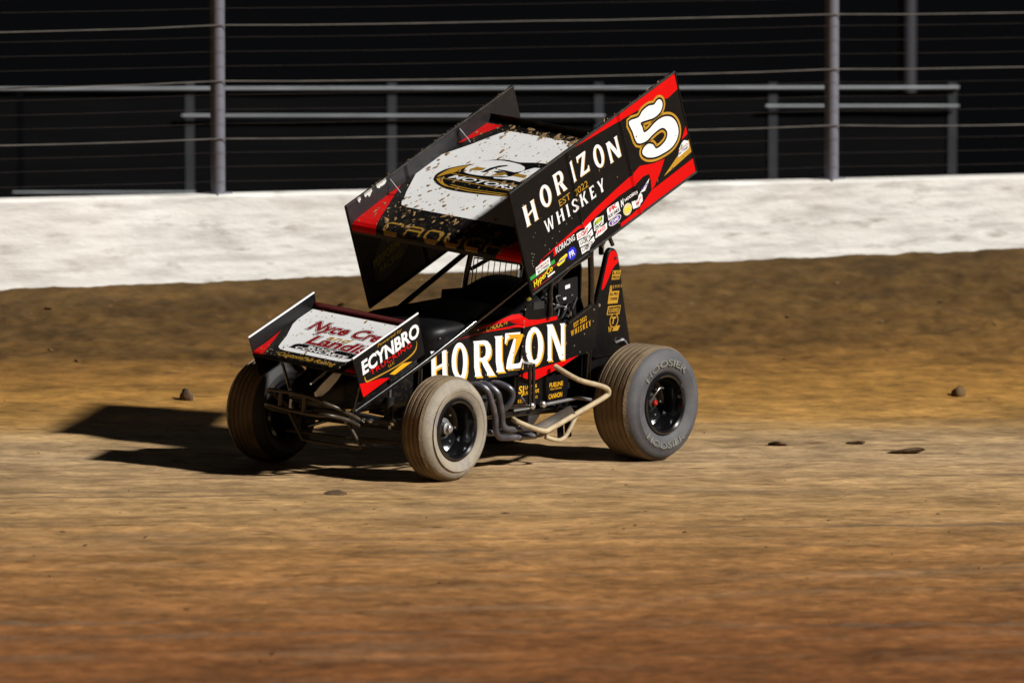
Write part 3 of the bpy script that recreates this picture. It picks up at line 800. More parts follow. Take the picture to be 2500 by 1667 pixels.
decal("lettering", merge(*[glyph(c, x0 + .006, y0 - .006, x1 + .006, y1 - .006, -.004) for c, x0, y0, x1, y1 in boxes]), near_fn, M_gold, twing, .0012, RIBCUT)
decal("lettering", merge(*[glyph(c, x0, y0, x1, y1, -.004) for c, x0, y0, x1, y1 in boxes]), near_fn, M_white, twing, .0020, RIBCUT, label="white flared capitals on the near side board")
decal("lettering", word("WHISKEY", .252, .036, .895, .036, .094, gap=.26), near_fn, M_white, twing, .0016, RIBCUT)
decal("lettering", place(text2d("EST", .12, .048), .495, .170), near_fn, M_gold, twing, .0016, RIBCUT)
decal("lettering", place(text2d("2022", .145, .048), .668, .166), near_fn, M_gold, twing, .0016, RIBCUT)
FIVE = [(1.249, .367), (1.347, .349), (1.396, .371), (1.465, .375), (1.52, .357), (1.555, .369), (1.583, .365), (1.601, .34), (1.596, .308), (1.561, .279), (1.496, .272), (1.423, .29), (1.357, .304), (1.363, .266), (1.369, .224), (1.423, .221), (1.469, .232), (1.528, .238), (1.596, .228), (1.657, .193), (1.693, .136), (1.697, .07), (1.662, .019), (1.596, -.007), (1.511, -.005), (1.429, .009), (1.358, .04), (1.317, .079), (1.313, .109), (1.343, .128), (1.386, .129), (1.425, .104), (1.437, .08), (1.45, .06), (1.498, .055), (1.557, .069), (1.586, .101), (1.581, .136), (1.551, .166), (1.5, .173), (1.434, .167), (1.367, .158), (1.284, .188), (1.264, .282)]
f5 = smooth_loop(FIVE, 3)
decal("number_outline", ribbon(f5, .012, .030), near_fn, M_gold, twing, .0014, RIBCUT)
decal("number_outline", ribbon(f5, -.002, .014), near_fn, M_print_black, twing, .0020, RIBCUT)
decal("number", fill2d([f5]), near_fn, M_white, twing, .0026, RIBCUT, label="white number 5 edged in black and gold")
# sponsor stickers along the lower edge
def sticker(loops, m, off=.0016): return decal("sticker", merge(*[fill2d([l]) for l in loops]), near_fn, m, twing, off, RIBCUT)
def stext(s, w, h, cx, cy, m, rot=0.0, off=.0024, bold=.02, shear=0.0):
    return decal("sticker_print", place(text2d(s, w, h, bold=bold, shear=shear), cx, cy, rot), near_fn, m, twing, off, RIBCUT)
def para(cx, cy, w, h, sk=0.0): return [(cx - w / 2 - sk, cy - h / 2), (cx + w / 2 - sk, cy - h / 2), (cx + w / 2 + sk, cy + h / 2), (cx - w / 2 + sk, cy + h / 2)]
sticker([para(.145, -.178, .26, .026)], M_green)
sticker([para(.155, -.206, .25, .012)], M_darkred)
sticker([[(.075, -.185), (.225, -.185), (.235, -.125), (.175, -.128), (.15, -.105), (.14, -.128), (.085, -.130)]], M_white, .0022)
sticker([[(.12, -.126), (.175, -.126), (.150, -.106)]], M_red, .0028)
stext("INTERSTATE", .13, .018, .155, -.146, M_darkred, off=.003); stext("BATTERIES", .12, .018, .155, -.170, M_print_black, off=.003)
stext("HyperCo", .21, .055, .135, -.225, M_yellow, rot=.12, shear=.3)
sticker([para(.115, -.263, .19, .008, .01)], M_darkred, .002)
sticker([para(.215, -.246, .075, .012)], M_white, .002)
stext("FLORACING", .205, .042, .405, -.118, M_white, bold=.012, shear=.1)
sticker([[(.275, -.145), (.305, -.145), (.300, -.100), (.283, -.108)]], M_red)
sticker([[(.285, -.215), (.325, -.190), (.395, -.185), (.405, -.196), (.36, -.228), (.30, -.232)]], M_yellow); sticker([para(.345, -.206, .12, .010, .004)], M_red, .0013)
stext("SUNOCO", .08, .014, .345, -.208, M_blue, off=.0026)
sticker([ellipse(.448, -.212, .045, .043)], M_blue); stext("PR", .055, .042, .448, -.212, M_white)
sticker([[(.525, -.155), (.60, -.165), (.685, -.135), (.685, -.098), (.60, -.112), (.53, -.108)]], M_white); stext("CORP", .11, .03, .595, -.134, M_red, rot=.05)
sticker([[(.535, -.212), (.60, -.222), (.685, -.190), (.685, -.150), (.60, -.172), (.535, -.165)]], M_white); stext("GOLTIC", .125, .030, .608, -.188, M_grey, rot=.05)
sticker([[(.54, -.268), (.60, -.268), (.685, -.238), (.685, -.205), (.60, -.230), (.54, -.222)]], M_white); stext("CAPITOL", .12, .026, .610, -.241, M_grey, rot=.05)
sticker([[(.70, -.178), (.80, -.172), (.82, -.118), (.775, -.110), (.74, -.100), (.712, -.118)]], M_white)
sticker([[(.712, -.146), (.80, -.142), (.805, -.118), (.75, -.112), (.720, -.122)]], M_green, .0022)
stext("DIRT", .055, .03, .762, -.128, M_yellow, off=.003); stext("DRAFT", .085, .022, .755, -.160, M_grey, off=.003)
sticker([[(.695, -.228), (.72, -.185), (.755, -.178), (.80, -.186), (.835, -.180), (.825, -.222), (.765, -.232)]], M_white); stext("JAKES", .10, .034, .763, -.206, M_red)
sticker([[(.855, -.178), (.985, -.172), (.985, -.100), (.87, -.092), (.86, -.105)]], M_white); stext("FK", .085, .032, .925, -.115, M_red, off=.0026, bold=.04); stext("ROD ENDS", .115, .026, .920, -.154, M_print_black, off=.0026, bold=.03)
sticker([ellipse(.915, -.206, .066, .027)], M_white); sticker([ellipse(.915, -.206, .060, .022)], M_purple, .0022); stext("DMI", .075, .026, .915, -.206, M_white, off=.0028, shear=.2)
stext("HOOSIER", .135, .022, 1.115, -.125, M_white, bold=.03); stext("N", .035, .05, 1.018, -.128, M_white, bold=.05, shear=.3)
sticker([ellipse(1.055, -.196, .045, .042)], mat("cream_print", (.62, .55, .35), .45)); stext("BR", .075, .040, 1.055, -.198, M_yellow, bold=.04, shear=.2)
sticker([[(1.108, -.222), (1.108, -.168), (1.15, -.178), (1.21, -.150), (1.222, -.172), (1.215, -.215), (1.15, -.232)]], M_white); sticker([[(1.145, -.20), (1.205, -.175), (1.203, -.187), (1.145, -.213)]], M_red, .0022)
sticker([[(1.205, -.150), (1.26, -.128), (1.325, -.100), (1.30, -.128), (1.255, -.160)]], M_white); stext("FIVE STAR", .08, .018, 1.262, -.132, M_purple, rot=.15, off=.0026)
sticker([[(1.64, -.105), (1.76, -.095), (1.768, -.045), (1.73, -.020), (1.70, -.028), (1.665, -.055)]], M_white, .0022)
sticker([[(1.675, -.055), (1.705, -.030), (1.705, -.050)]], M_green, .0028)
stext("INTERSTATE", .105, .017, 1.705, -.063, M_darkred, rot=.05, off=.0028); stext("BATTERIES", .10, .017, 1.705, -.084, M_print_black, rot=.05, off=.0028)
# rivets
for (a, bb) in [(.115 + .01 * k, -.07 - .010 * k * k * .12) for k in range(0)] + [(.10, -.035), (.085, -.05), (.072, -.07), (.066, -.09), (.068, -.11), (.22, -.03), (.30, -.02), (.38, -.01), (.46, .005), (.52, .015), (.60, -.06), (.25, -.078), (.33, -.07), (.64, .10)]:
    b = MB(); b.lathe([(0.0, .005), (.002, .0045), (.003, .0005)], c=near_fn(a, bb, .0005), n=8); sub(b, "rivet", M_silver, twing)
# far board inner print
def far_fn(u, v, off): return wp(u, v, -.7535 + off)
decal("sticker", fill2d([smooth_loop([(.11, -.50), (.13, -.34), (.30, -.21), (.55, -.17), (.62, -.22), (.50, -.38), (.30, -.50)], 4)]), far_fn, M_grey, twing, .0015)
decal("sticker_print", merge(place(text2d("ALLEN", .25, .07, bold=.02, shear=.3), .40, -.25, .08), place(text2d("PERFORMANCE", .46, .06, bold=.02, shear=.2), .33, -.35, .10), place(text2d("RACING", .24, .05, bold=.02, shear=.2), .27, -.43, .06)), far_fn, M_olive, twing, .0026)
decal("sticker", fill2d([ellipse(.74, -.13, .07, .05)]), far_fn, M_grey, twing, .0015)
# wing posts
for (p, q) in (((-.42, .30, 1.46), (-.40, .30, 1.905)), ((-.42, -.30, 1.46), (-.40, -.30, 1.905)), ((-1.02, .29, 1.455), (-.62, .29, 1.985)), ((-1.02, -.29, 1.455), (-.62, -.29, 1.985))):
    b = MB(); b.tube([p, Vector(p).lerp(Vector(q), .5), q], .014, 10); part(b, "wing_strut", M_frame)

# mud thrown over the wing
def splats(n, sampler, fn, parent, smin, smax, dirv=(.0, 1.0), seed=3, m=M_mud, name="mud_splatter"):
    rr = random.Random(seed); b = MB()
    for k in range(n):
        u, v = sampler(rr); s_ = smin + (smax - smin) * rr.random() ** 3.0
        ang = rr.gauss(0, .45); el = rr.uniform(.9, 2.6)
        c0 = fn(u, v, .005 + .004 * s_ / smax); cnt = rr.choice((6, 7, 8)); ring = []
        for j in range(cnt):
            t = 2 * pi * j / cnt; rad = s_ * rr.uniform(.45, 1.25)
            dx = rad * cos(t); dy = rad * sin(t) * el
            uu = u + dx * cos(ang) - dy * sin(ang); vv = v + dx * sin(ang) + dy * cos(ang)
            ring.append(fn(uu, vv, .0036))
        b.add([c0] + ring, [(0, j + 1, (j + 1) % cnt + 1) for j in range(cnt)])
    o = b.build(name, m, parent, None, smooth=False); o["kind"] = "stuff"; return o
splats(420, lambda r: (r.uniform(-.74, .72), r.uniform(.30, 1.42)), pan_fn, twing, .002, .0165)
splats(170, lambda r: (r.uniform(-.74, .72), r.uniform(.02, .30)), pan_fn, twing, .003, .020, seed=9)
splats(120, lambda r: (r.uniform(-.7, .7), r.uniform(1.40, 1.50)), pan_fn, twing, .003, .022, seed=19)
splats(60, lambda r: (r.uniform(.05, 1.75), .468 + r.uniform(-.004, .012)), lambda u, v, off: wp(u, v + off, .764), twing, .004, .016, seed=4)
splats(70, lambda r: (r.uniform(.0, 1.75), .135), lambda u, v, off: wp(u, .135 + (v - .135) * .2 + off + .008, -.757), twing, .003, .012, seed=5)
splats(46, lambda r: (r.uniform(.05, 1.75), r.uniform(-.25, .44)), near_fn, twing, .0015, .007, seed=6)

# ---------------- nose wing
NO = (1.755, .862); NA = (-.917, .399); NB = (.399, .917)
def np_(a, b, y): return Vector((NO[0] + a * NA[0] + b * NB[0], y, NO[1] + a * NA[1] + b * NB[1]))
NT = [(-.006, -.128), (0.0, -.115), (.015, -.104), (.05, -.099), (.3, -.092), (.55, -.094), (.655, -.098)]
def nt_b(a):
    for (a0, b0), (a1, b1) in zip(NT[:-1], NT[1:]):
        if a <= a1: return b0 + (b1 - b0) * (a - a0) / (a1 - a0)
    return NT[-1][1]
b = MB(); ring = NT + [(.655, -.060), (.66, -.060), (.66, -.105), (.3, -.135), (.02, -.135)]
b.loft([[np_(a, bb, y) for a, bb in ring] for y in np.linspace(-.452, .452, 5)])
nwing = part(b, "nose_wing", M_blackdirty, angle=30)
def nboard(y):
    b = MB(); sg = 1 if y > 0 else -1
    b.prism([(0, 0), (.672, 0), (.655, -.292), (.02, -.297)], lambda a, bb: np_(a, bb, y), lambda a, bb: np_(a, bb, y - sg * .005))
    o = sub(b, "side_board", M_black, nwing, smooth=False)
    b = MB(); b.tube([np_(0, .002, y), np_(.34, .002, y), np_(.672, .002, y)], .007, 8); sub(b, "edge_trim", M_alu, nwing)
nboard(.46); nboard(-.46)
b = MB(); b.box(np_(.654, -.078, 0), (.006, .90, .034), Matrix.Rotation(.41, 3, 'Y')); sub(b, "wicker_bill", M_darkred, nwing, smooth=False)
def npan(u, v, off): return np_(v, nt_b(v) + off, u)
NCUT = [((0, a), (0, 1)) for a in (.015, .05, .3, .55)]
hp = [(-.24, .085), (-.285, .092), (-.315, .112), (-.33, .15), (-.36, .25), (-.435, .40), (-.45, .47), (-.452, .635)]
decal("white_panel", fill2d([hp + [(-y, a) for y, a in reversed(hp)]]), npan, M_white, nwing, .0012, NCUT)
for s_ in (-1, 1): decal("stripe", fill2d([[(s_ * .452, .004), (s_ * .36, .004), (s_ * .38, .08), (s_ * .41, .18), (s_ * .452, .30), (s_ * .44, .13)]]), npan, M_red, nwing, .0014, NCUT)
def outlined(s, w, h, cx, cy, shear, m):
    decal("lettering_outline", place(text2d(s, w * 1.03, h * 1.14, bold=.085, shear=shear), cx, cy), npan, M_print_black, nwing, .0020, NCUT)
    decal("lettering_outline", place(text2d(s, w * 1.015, h * 1.07, bold=.062, shear=shear), cx, cy), npan, M_white, nwing, .0026, NCUT)
    decal("lettering", place(text2d(s, w, h, bold=.036, shear=shear), cx, cy), npan, m, nwing, .0032, NCUT)
outlined("Nyce Crete", .74, .160, .080, .415, .15, M_darkred)
outlined("Landis", .52, .115, .095, .262, .15, M_darkred)
decal("lettering", place(text2d("and", .20, .055, bold=.01, shear=.2), .05, .325), npan, M_gold, nwing, .0040, NCUT)
decal("sticker", fill2d([smooth_loop([(-.23, .145), (-.21, .185), (-.12, .195), (.30, .195), (.32, .17), (.25, .128), (-.2, .128)], 4)]), npan, M_print_black, nwing, .0022, NCUT)
decal("lettering", merge(place(text2d("BLOCK", .24, .030, bold=.03), .02, .176), place(text2d("CONCRETE", .46, .030, bold=.03), .04, .143)), npan, M_white, nwing, .0030, NCUT)
decal("lettering", place(text2d("CustomFab Racing", .50, .050, bold=.01, shear=.3), .0, .036), npan, M_gold, nwing, .0020, NCUT)
def nside(u, v, off): return np_(u, v, .4605 + off)
decal("lettering", place(text2d("ECYNBRO", .59, .098, bold=.035, shear=.12), .355, -.102), nside, M_white, nwing, .0016, label="bold white capitals on the nose wing's side board")
decal("lettering", place(text2d("TRUCKING", .42, .034, bold=.012, space=1.15), .342, -.169), nside, M_red, nwing, .0012)
decal("lettering", place(text2d("LLC", .06, .020), .335, -.205), nside, M_gold, nwing, .0012)
decal("lettering", place(text2d("Powered by", .25, .026, shear=.3), .37, -.030), nside, M_gold, nwing, .0012)
sw = smooth_loop([(.075, -.165), (.082, -.197), (.13, -.21), (.39, -.238), (.55, -.228), (.60, -.19), (.598, -.165), (.605, -.19), (.56, -.238), (.40, -.247), (.12, -.219), (.073, -.203), (.069, -.170)], 3)
decal("swoosh", fill2d([sw]), nside, M_gold, nwing, .0012)
decal("stripe", fill2d([[(.300, -.262), (.345, -.288), (.528, -.283), (.438, -.252)]]), nside, M_orange, nwing, .0012)
decal("stripe", fill2d([[(.012, -.188), (.10, -.218), (.20, -.245), (.295, -.285), (.022, -.292)]]), nside, M_red, nwing, .0012)
splats(110, lambda r: (r.uniform(-.43, .43), r.uniform(.08, .65)), npan, nwing, .002, .012, seed=21)
splats(90, lambda r: (r.uniform(-.43, .43), r.uniform(.01, .09)), npan, nwing, .002, .009, seed=22)

# ---------------- hood, cowl and side panels
def zc(x): return .757 - .10 * x          # fold along the hood's side
def zb(x): return .640 - .055 * x         # lower edge
def yside(x, z): return .360 + max(0.0, zc(x) - z) * .20
HT = [(.900, .10, .80, .84), (.880, .55, .86, .93), (.855, .80, .90, .98), (.80, .95, .93, 1.015), (.70, 1, .95, 1.03), (.5, 1, .975, 1.045), (.25, 1, 1.005, 1.06), (.0, 1, 1.03, 1.075), (-.055, 1, 1.04, 1.085)]
def hood_ring(x, k, zs, zt):
    pts = []
    z0 = zb(x); zf = zc(x)
    for z in (z0, zf, zs): pts.append((x, yside(x, z) * k, z))
    for t in (.2, .4, .6, .8): 
        a = t * pi / 2; pts.append((x, (.28 + .08 * cos(a)) * k, zs + (zt - .012 - zs) * sin(a)))
    pts += [(x, .18 * k, zt - .004), (x, 0, zt)]
    return pts + [(p[0], -p[1], p[2]) for p in reversed(pts[:-1])]
b = MB(); b.loft([hood_ring(*h) for h in HT]); hood = part(b, "hood", M_black, angle=40)
# cowl in front of the cockpit
b = MB(); rings = []
for x, z0, z1, w in ((-.02, 1.02, 1.082, .352), (-.12, 1.03, 1.13, .352), (-.22, 1.04, 1.19, .352), (-.32, 1.05, 1.238, .352), (-.335, 1.05, 1.240, .345)):
    rings.append([(x, w * cos(t), z0 + (z1 - z0) * sin(t) ** .8) for t in np.linspace(0.0001, pi - .0001, 21)] + [(x, -w, 1.0), (x, w, 1.0)])
b.loft(rings); part(b, "cowl", M_black, angle=40)
# near and far cockpit side panels
SP = [(-.040, .628), (-.15, .596), (-.23, .588), (-.46, .656), (-.70, .726), (-.86, .74), (-.90, .78), (-.90, 1.065), (-.79, 1.060), (-.51, .965), (-.43, .985), (-.39, 1.035), (-.335, 1.085), (-.27, 1.105), (-.06, 1.105)]
def sidey(x): return .374 if x > -.5 else .374 - (-.5 - x) * .16
for s_ in (1, -1):
    p_ = plate("side_panel", [(-x, z) for x, z in SP], lambda u, v, off: (-u, s_ * (sidey(-u) + off), v), .008, M_black, CAR, BODY, [((.5, 0), (1, 0))])
    if s_ == 1: spanel = p_
    e_ = MB(); e_.tube([(-.51, s_ * sidey(-.51), .963), (-.65, s_ * sidey(-.65), 1.012), (-.79, s_ * sidey(-.79), 1.059)], .012, 10); sub(e_, "rolled_edge", M_frame, p_)
def side_fn(u, v, off):                   # u = -x
    x = -u
    if x < -.0405: return (x, sidey(x) + off, v)
    return (x, yside(x, v) + off, v)
SCUT = [((.0405, 0), (1, 0)), ((.5, 0), (1, 0)), ((0, zc(0)), (-.10, 1.0))]
SCUT[2] = ((0, zc(0)), (-(zc(-1) - zc(0)), 1.0))
SB = [('H', -.842, .620, -.662, .852), ('O', -.632, .638, -.462, .888), ('R', -.418, .648, -.198, .896), ('I', -.205, .666, -.098, .917), ('Z', -.095, .680, .080, .931), ('O', .098, .698, .290, .953), ('N', .315, .712, .522, .969)]
decal("lettering", merge(*[glyph(c, x0 + .015, y0 - .011, x1 + .015, y1 - .011, -.034) for c, x0, y0, x1, y1 in SB]), side_fn, M_orange, hood, .0014, SCUT)
decal("lettering", merge(*[glyph(c, x0, y0, x1, y1, -.034) for c, x0, y0, x1, y1 in SB]), side_fn, M_white, hood, .0024, SCUT, label="large white flared capitals along the car's side")
decal("stripe", fill2d([[(-.64, .905), (-.326, .945), (.0, .960), (.05, .958), (.395, .993), (.395, 1.018), (.20, 1.003), (.10, 1.008), (.045, 1.030), (.012, 1.050), (-.06, 1.048), (-.14, 1.030), (-.45, .962), (-.15, 1.000), (-.09, 1.006), (-.02, .985), (.03, .980), (-.10, .968), (-.30, .955)]]), side_fn, M_red, hood, .0012, SCUT)
decal("lettering", strokes("CROUCH", -.315, .952, -.112, .988, .030, .0065, lean=.2), side_fn, M_gold, hood, .0030, SCUT)
decal("stripe", fill2d([[(.045, .632), (.15, .600), (.226, .593), (.46, .662), (.684, .731), (.46, .702), (.236, .669), (.10, .648)]]), side_fn, M_red, spanel, .0012, SCUT)
decal("lettering", merge(place(text2d("EST 2022", .165, .032, bold=.01, space=1.1), .672, .960, .24)), side_fn, M_orange, spanel, .0012, SCUT)
wd = place(word("WHISKEY", 0, 0, .255, 0, .040, gap=.34), .688, .914, .215)
decal("lettering", wd, side_fn, M_orange, spanel, .0012, SCUT)
splats(50, lambda r: (r.uniform(-.8, .85), r.uniform(.70, 1.03)), side_fn, hood, .0015, .006, seed=31)
splats(70, lambda r: (r.uniform(-.30, .30), r.uniform(-.70, -.02)), lambda u, v, off: (-v, u, 1.075 - .045 * (-v) - .35 * max(0, abs(u) - .24) + off), hood, .002, .010, seed=33)
for (x, z) in ((-.055, 1.08), (-.055, 1.00), (-.055, .96), (-.060, .90), (-.06, .83), (-.06, .76), (-.07, .69), (-.30, 1.075), (-.20, 1.085), (-.48, .75), (-.62, .80), (-.74, .87), (-.84, .95), (-.84, 1.03), (-.70, .75)):
    b = MB(); b.lathe([(0, .0065), (.003, .006), (.004, .0005)], c=(x, sidey(x), z), n=8); sub(b, "fastener", M_silver, spanel)
for (x, z) in ((.78, .93), (.60, .94), (.40, .965), (.22, .99), (.05, 1.01), (.30, .66), (.05, .68)):
    b = MB(); b.lathe([(0, .006), (.003, .0055), (.004, .0005)], c=(x, yside(x, z), z), n=8); sub(b, "fastener", M_silver, hood)
# lower skirts with gold print
LP = [(-.03, .625), (-.36, .600), (-.60, .615), (-.60, .435), (-.36, .415), (-.05, .43)]
b = MB(); b.prism(LP, lambda x, z: (x, .345, z), lambda x, z: (x, .339, z)); skirt = part(b, "lower_panel", M_black, smooth=False)
b = MB(); b.prism([(-.12, .612), (-.22, .600), (-.24, .665), (-.40, .690), (-.56, .712), (-.30, .640)][:3] + [(-.20, .66), (-.14, .65)], lambda x, z: (x, .350, z), lambda x, z: (x, .347, z)); 
low_fn = lambda u, v, off: (-u, .345 + off, v)
for (t_, w_, h_, u_, v_, r_, bo) in (("SJ", .055, .07, .115, .52, 0, .02), ("LAWN &", .12, .026, .215, .545, .06, .02), ("LANDSCAPE", .15, .026, .225, .508, .06, .015), ("FUELINE", .14, .030, .475, .545, .05, .02),
                                    ("Auto Service", .12, .016, .475, .518, .05, 0), ("CANNON", .14, .034, .475, .468, .08, .02), ("KEY", .06, .024, .12, .452, 0, 0), ("FLUID", .05, .020, .265, .470, .05, 0)):
    decal("lettering", place(text2d(t_, w_, h_, bold=bo), u_, v_, r_), low_fn, M_orange, skirt, .0016)

# ---------------- nose cone
b = MB(); rings = []
for x, z0, z1, w in ((1.735, .535, .575, .05), (1.71, .505, .605, .11), (1.62, .475, .655, .165), (1.40, .45, .745, .225), (1.15, .44, .835, .28), (.93, .44, .900, .310)):
    zm = (z0 + z1) / 2; r_ = []
    for t in np.linspace(0, 2 * pi, 28, endpoint=False):
        c_, s_ = cos(t), sin(t); e = .55
        r_.append((x, w * math.copysign(abs(c_) ** e, c_), zm + (z1 - z0) / 2 * math.copysign(abs(s_) ** e, s_)))
    rings.append(r_)
b.loft(rings); nose = part(b, "nose_cone", M_blackdirty, angle=45)
splats(70, lambda r: (r.uniform(-.15, .15), r.uniform(.50, .70)), lambda u, v, off: (1.735 - (v - .5) * .9 + off, u, v), nose, .002, .008, seed=41)
b = MB(); FP = [(x + .087, z + .015) for x, z in [(1.677, .557), (1.69, .585), (1.62, .645), (1.535, .705), (1.454, .697), (1.49, .655), (1.56, .595), (1.62, .560)]]
b.prism(FP, lambda x, z: (x, .182 + (1.7 - x) * .05, z), lambda x, z: (x, .174 + (1.7 - x) * .05, z)); sub(b, "nose_highlight_plate", M_alu, nose, smooth=False)  # bright plate added to stand for the highlight on the nose cone
b = MB(); b.tube([(1.74, .10, .640), (1.59, .10, .718)], .007, 10); sub(b, "trim_rod", M_alu, nose)

# ---------------- frame and cage
b = MB()
b.tube([(-.86, .295, .55), (-.835, .295, 1.05), (-.80, .29, 1.36), (-.795, .25, 1.475), (-.79, 0, 1.495), (-.795, -.25, 1.475), (-.80, -.29, 1.36), (-.835, -.295, 1.05), (-.86, -.295, .55)], .021, 14, smooth=5)
cage = part(b, "roll_cage", M_frame)
def bar(pts, r=.0195, name="tube", m=None, smooth=0, parent=None):
    b = MB(); b.tube(pts, r, 14, smooth=smooth); return sub(b, name, m or M_frame, parent or cage)
bar([(1.459, .25, .461), (.93, .345, .765), (.40, .405, 1.075), (-.02, .405, 1.288), (-.25, .38, 1.41), (-.36, .355, 1.462), (-.44, .345, 1.475), (-.765, .31, 1.465)], smooth=4)
bar([(1.459, -.25, .461), (.93, -.345, .70), (.45, -.40, .935), (-.28, -.40, 1.322), (-.37, -.375, 1.405), (-.44, -.345, 1.455), (-.765, -.31, 1.46)], smooth=4)
bar([(-.44, .345, 1.470), (-.44, 0, 1.485), (-.44, -.345, 1.452)])
for s_ in (1, -1):
    bar([(-.30, s_ * .39, 1.02), (-.30, s_ * .37, 1.20), (-.335, s_ * .36, 1.42)])
    bar([(-.33, s_ * .36, 1.23), (-.55, s_ * .32, 1.33), (-.79, s_ * .29, 1.40)], .014)
    bar([(1.50, s_ * .22, .40), (1.0, s_ * .30, .38), (.2, s_ * .35, .37), (-.8, s_ * .35, .37), (-1.25, s_ * .30, .40)])
    bar([(1.50, s_ * .22, .395), (1.459, s_ * .25, .47)])
    bar([(-.765, s_ * .30, 1.46), (-.87, s_ * .29, 1.500), (-.95, s_ * .26, 1.482), (-1.01, s_ * .20, 1.44), (-1.04, s_ * .18, 1.38)], .019, smooth=4)
    bar([(-.88, s_ * .305, 1.497), (-.90, s_ * .30, 1.56), (-.80, s_ * .30, 1.75)], .014)
    bar([(.93, s_ * .335, .735), (.9, s_ * .33, .38)]); bar([(.2, s_ * .355, .62), (.2, s_ * .35, .38)])
    bar([(.35, s_ * .35, .60), (.9, s_ * .32, .40)], .014)
# rock screen ahead of the driver
scr = MB(); scr.tube([(-.325, -.345, 1.13), (-.325, -.335, 1.312), (-.325, .335, 1.335), (-.325, .345, 1.15), (-.325, -.345, 1.13)], .005, 8)
screen = part(scr, "rock_screen", M_frame)
for k in range(13):
    y = -.30 + .6 * k / 12; bz = MB(); bz.tube([(-.325, y - .012, 1.13), (-.325, y, 1.325)], .0032, 6); sub(bz, "wire", M_frame, screen)
# ---------------- bumper
b = MB()
b.tube([(1.46, -.34, .42), (1.62, -.33, .50), (1.74, -.25, .549), (1.75, .03, .561), (1.75, .18, .553), (1.74, .25, .534), (1.66, .31, .50), (1.46, .30, .42)], .0135, 12, smooth=5)
bump = part(b, "front_bumper", mat("muddy_bumper_tube", (.055, .044, .031), .40, metal=.35, dust=.9, dcol=(.13, .09, .052), dscale=9))
MBU = bump.data.materials[0]
bb_ = MB(); bb_.tube([(1.46, -.34, .37), (1.64, -.33, .41), (1.745, -.25, .452), (1.75, -.04, .446), (1.75, .18, .450), (1.74, .28, .462), (1.60, .31, .43), (1.46, .30, .38)], .0135, 12, smooth=5); sub(bb_, "lower_bar", MBU, bump)
for y in (-.142, .066):
    bb_ = MB(); bb_.tube([(1.75, y, .55), (1.75, y, .45)], .014, 12); sub(bb_, "upright", MBU, bump)
for p, q in (((1.42, -.38, .40), (1.36, -.27, .19)), ((1.42, .15, .40), (1.36, .26, .215))):
    bb_ = MB(); bb_.tube([p, Vector(p).lerp(Vector(q), .5), q], .012, 10); sub(bb_, "brace", MBU, bump)
bb_ = MB(); bb_.tube([(1.36, -.27, .19), (1.36, 0, .20), (1.36, .26, .215)], .011, 10); sub(bb_, "cross_bar", MBU, bump)
# nose wing posts
for p, q in (((1.50, -.384, .72), (1.46, -.30, .48)), ((1.52, -.14, .72), (1.46, -.13, .60)), ((1.52, .12, .72), (1.46, .14, .58)), ((1.50, .33, .73), (1.47, .26, .46)), ((1.25, .25, .95), (1.15, .29, .62)), ((1.25, -.25, .95), (1.15, -.29, .62))):
    b = MB(); b.tube([p, Vector(p).lerp(Vector(q), .5), q], .011, 10); part(b, "wing_post", M_frame)
# ---------------- front axle and links (on the wheels, so not rolled with the body)
I4 = Matrix.Identity(4)
b = MB(); b.tube([(1.05, -.64, .335), (1.05, 0, .325), (1.05, .60, .33)], .030, 16); ax = part(b, "front_axle", M_engine, I4)
for s_ in (1, -1):
    bb_ = MB(); bb_.tube([(1.05, s_ * .58, .22), (1.05, s_ * .58, .44)], .026, 12); bb_.lathe([(-.05, .06), (.06, .06), (.07, .04)], c=(1.05, s_ * .63, .33), n=20); sub(bb_, "spindle", M_engine, ax)
    bb_ = MB(); bb_.tube([(1.02, s_ * .52, .25), (.6, s_ * .45, .33), (.1, s_ * .42, .38)], .013, 10); sub(bb_, "radius_rod", M_frame, ax)
    bb_ = MB(); bb_.tube([(1.07, s_ * .50, .42), (.65, s_ * .44, .46), (.2, s_ * .42, .46)], .013, 10); sub(bb_, "radius_rod", M_frame, ax)
bb_ = MB(); bb_.tube([(1.18, -.56, .23), (1.18, 0, .225), (1.18, .55, .24)], .011, 10); sub(bb_, "tie_rod", MBU, ax)
b = MB(); b.tube([(1.30, -.42, .40), (1.30, 0, .405), (1.30, .44, .415)], .026, 14); tb = part(b, "torsion_tube", M_engine)
for s_ in (1, -1):
    bb_ = MB(); bb_.box((1.20, s_ * .44, .40), (.22, .022, .06)); sub(bb_, "torsion_arm", M_chromebit, tb)
    bb_ = MB(); bb_.tube([(1.15, s_ * .285, .40), (1.15, s_ * .285, .548)], .030, 16); sh = part(bb_, "shock_absorber", mat("shock_body", (.03, .028, .026), .4, metal=.5, dust=.4))
    bb_ = MB(); bb_.tube([(1.15, s_ * .285, .548), (1.15, s_ * .282, .64)], .008, 10); bb_.lathe([(-.012, .016), (.012, .016)], c=(1.15, s_ * .282, .645), n=12, axis='Y'); sub(bb_, "shock_rod", M_silver, sh)
for (x, y, z, r_) in ((1.36, .25, .40, .016), (1.345, .30, .405, .014), (1.40, .20, .43, .012), (1.30, .455, .415, .022)):
    b = MB(); b.lathe([(-.02, r_ * .8), (-.01, r_), (.01, r_), (.02, r_ * .7)], c=(x, y, z), n=6); part(b, "fastener", M_silver)
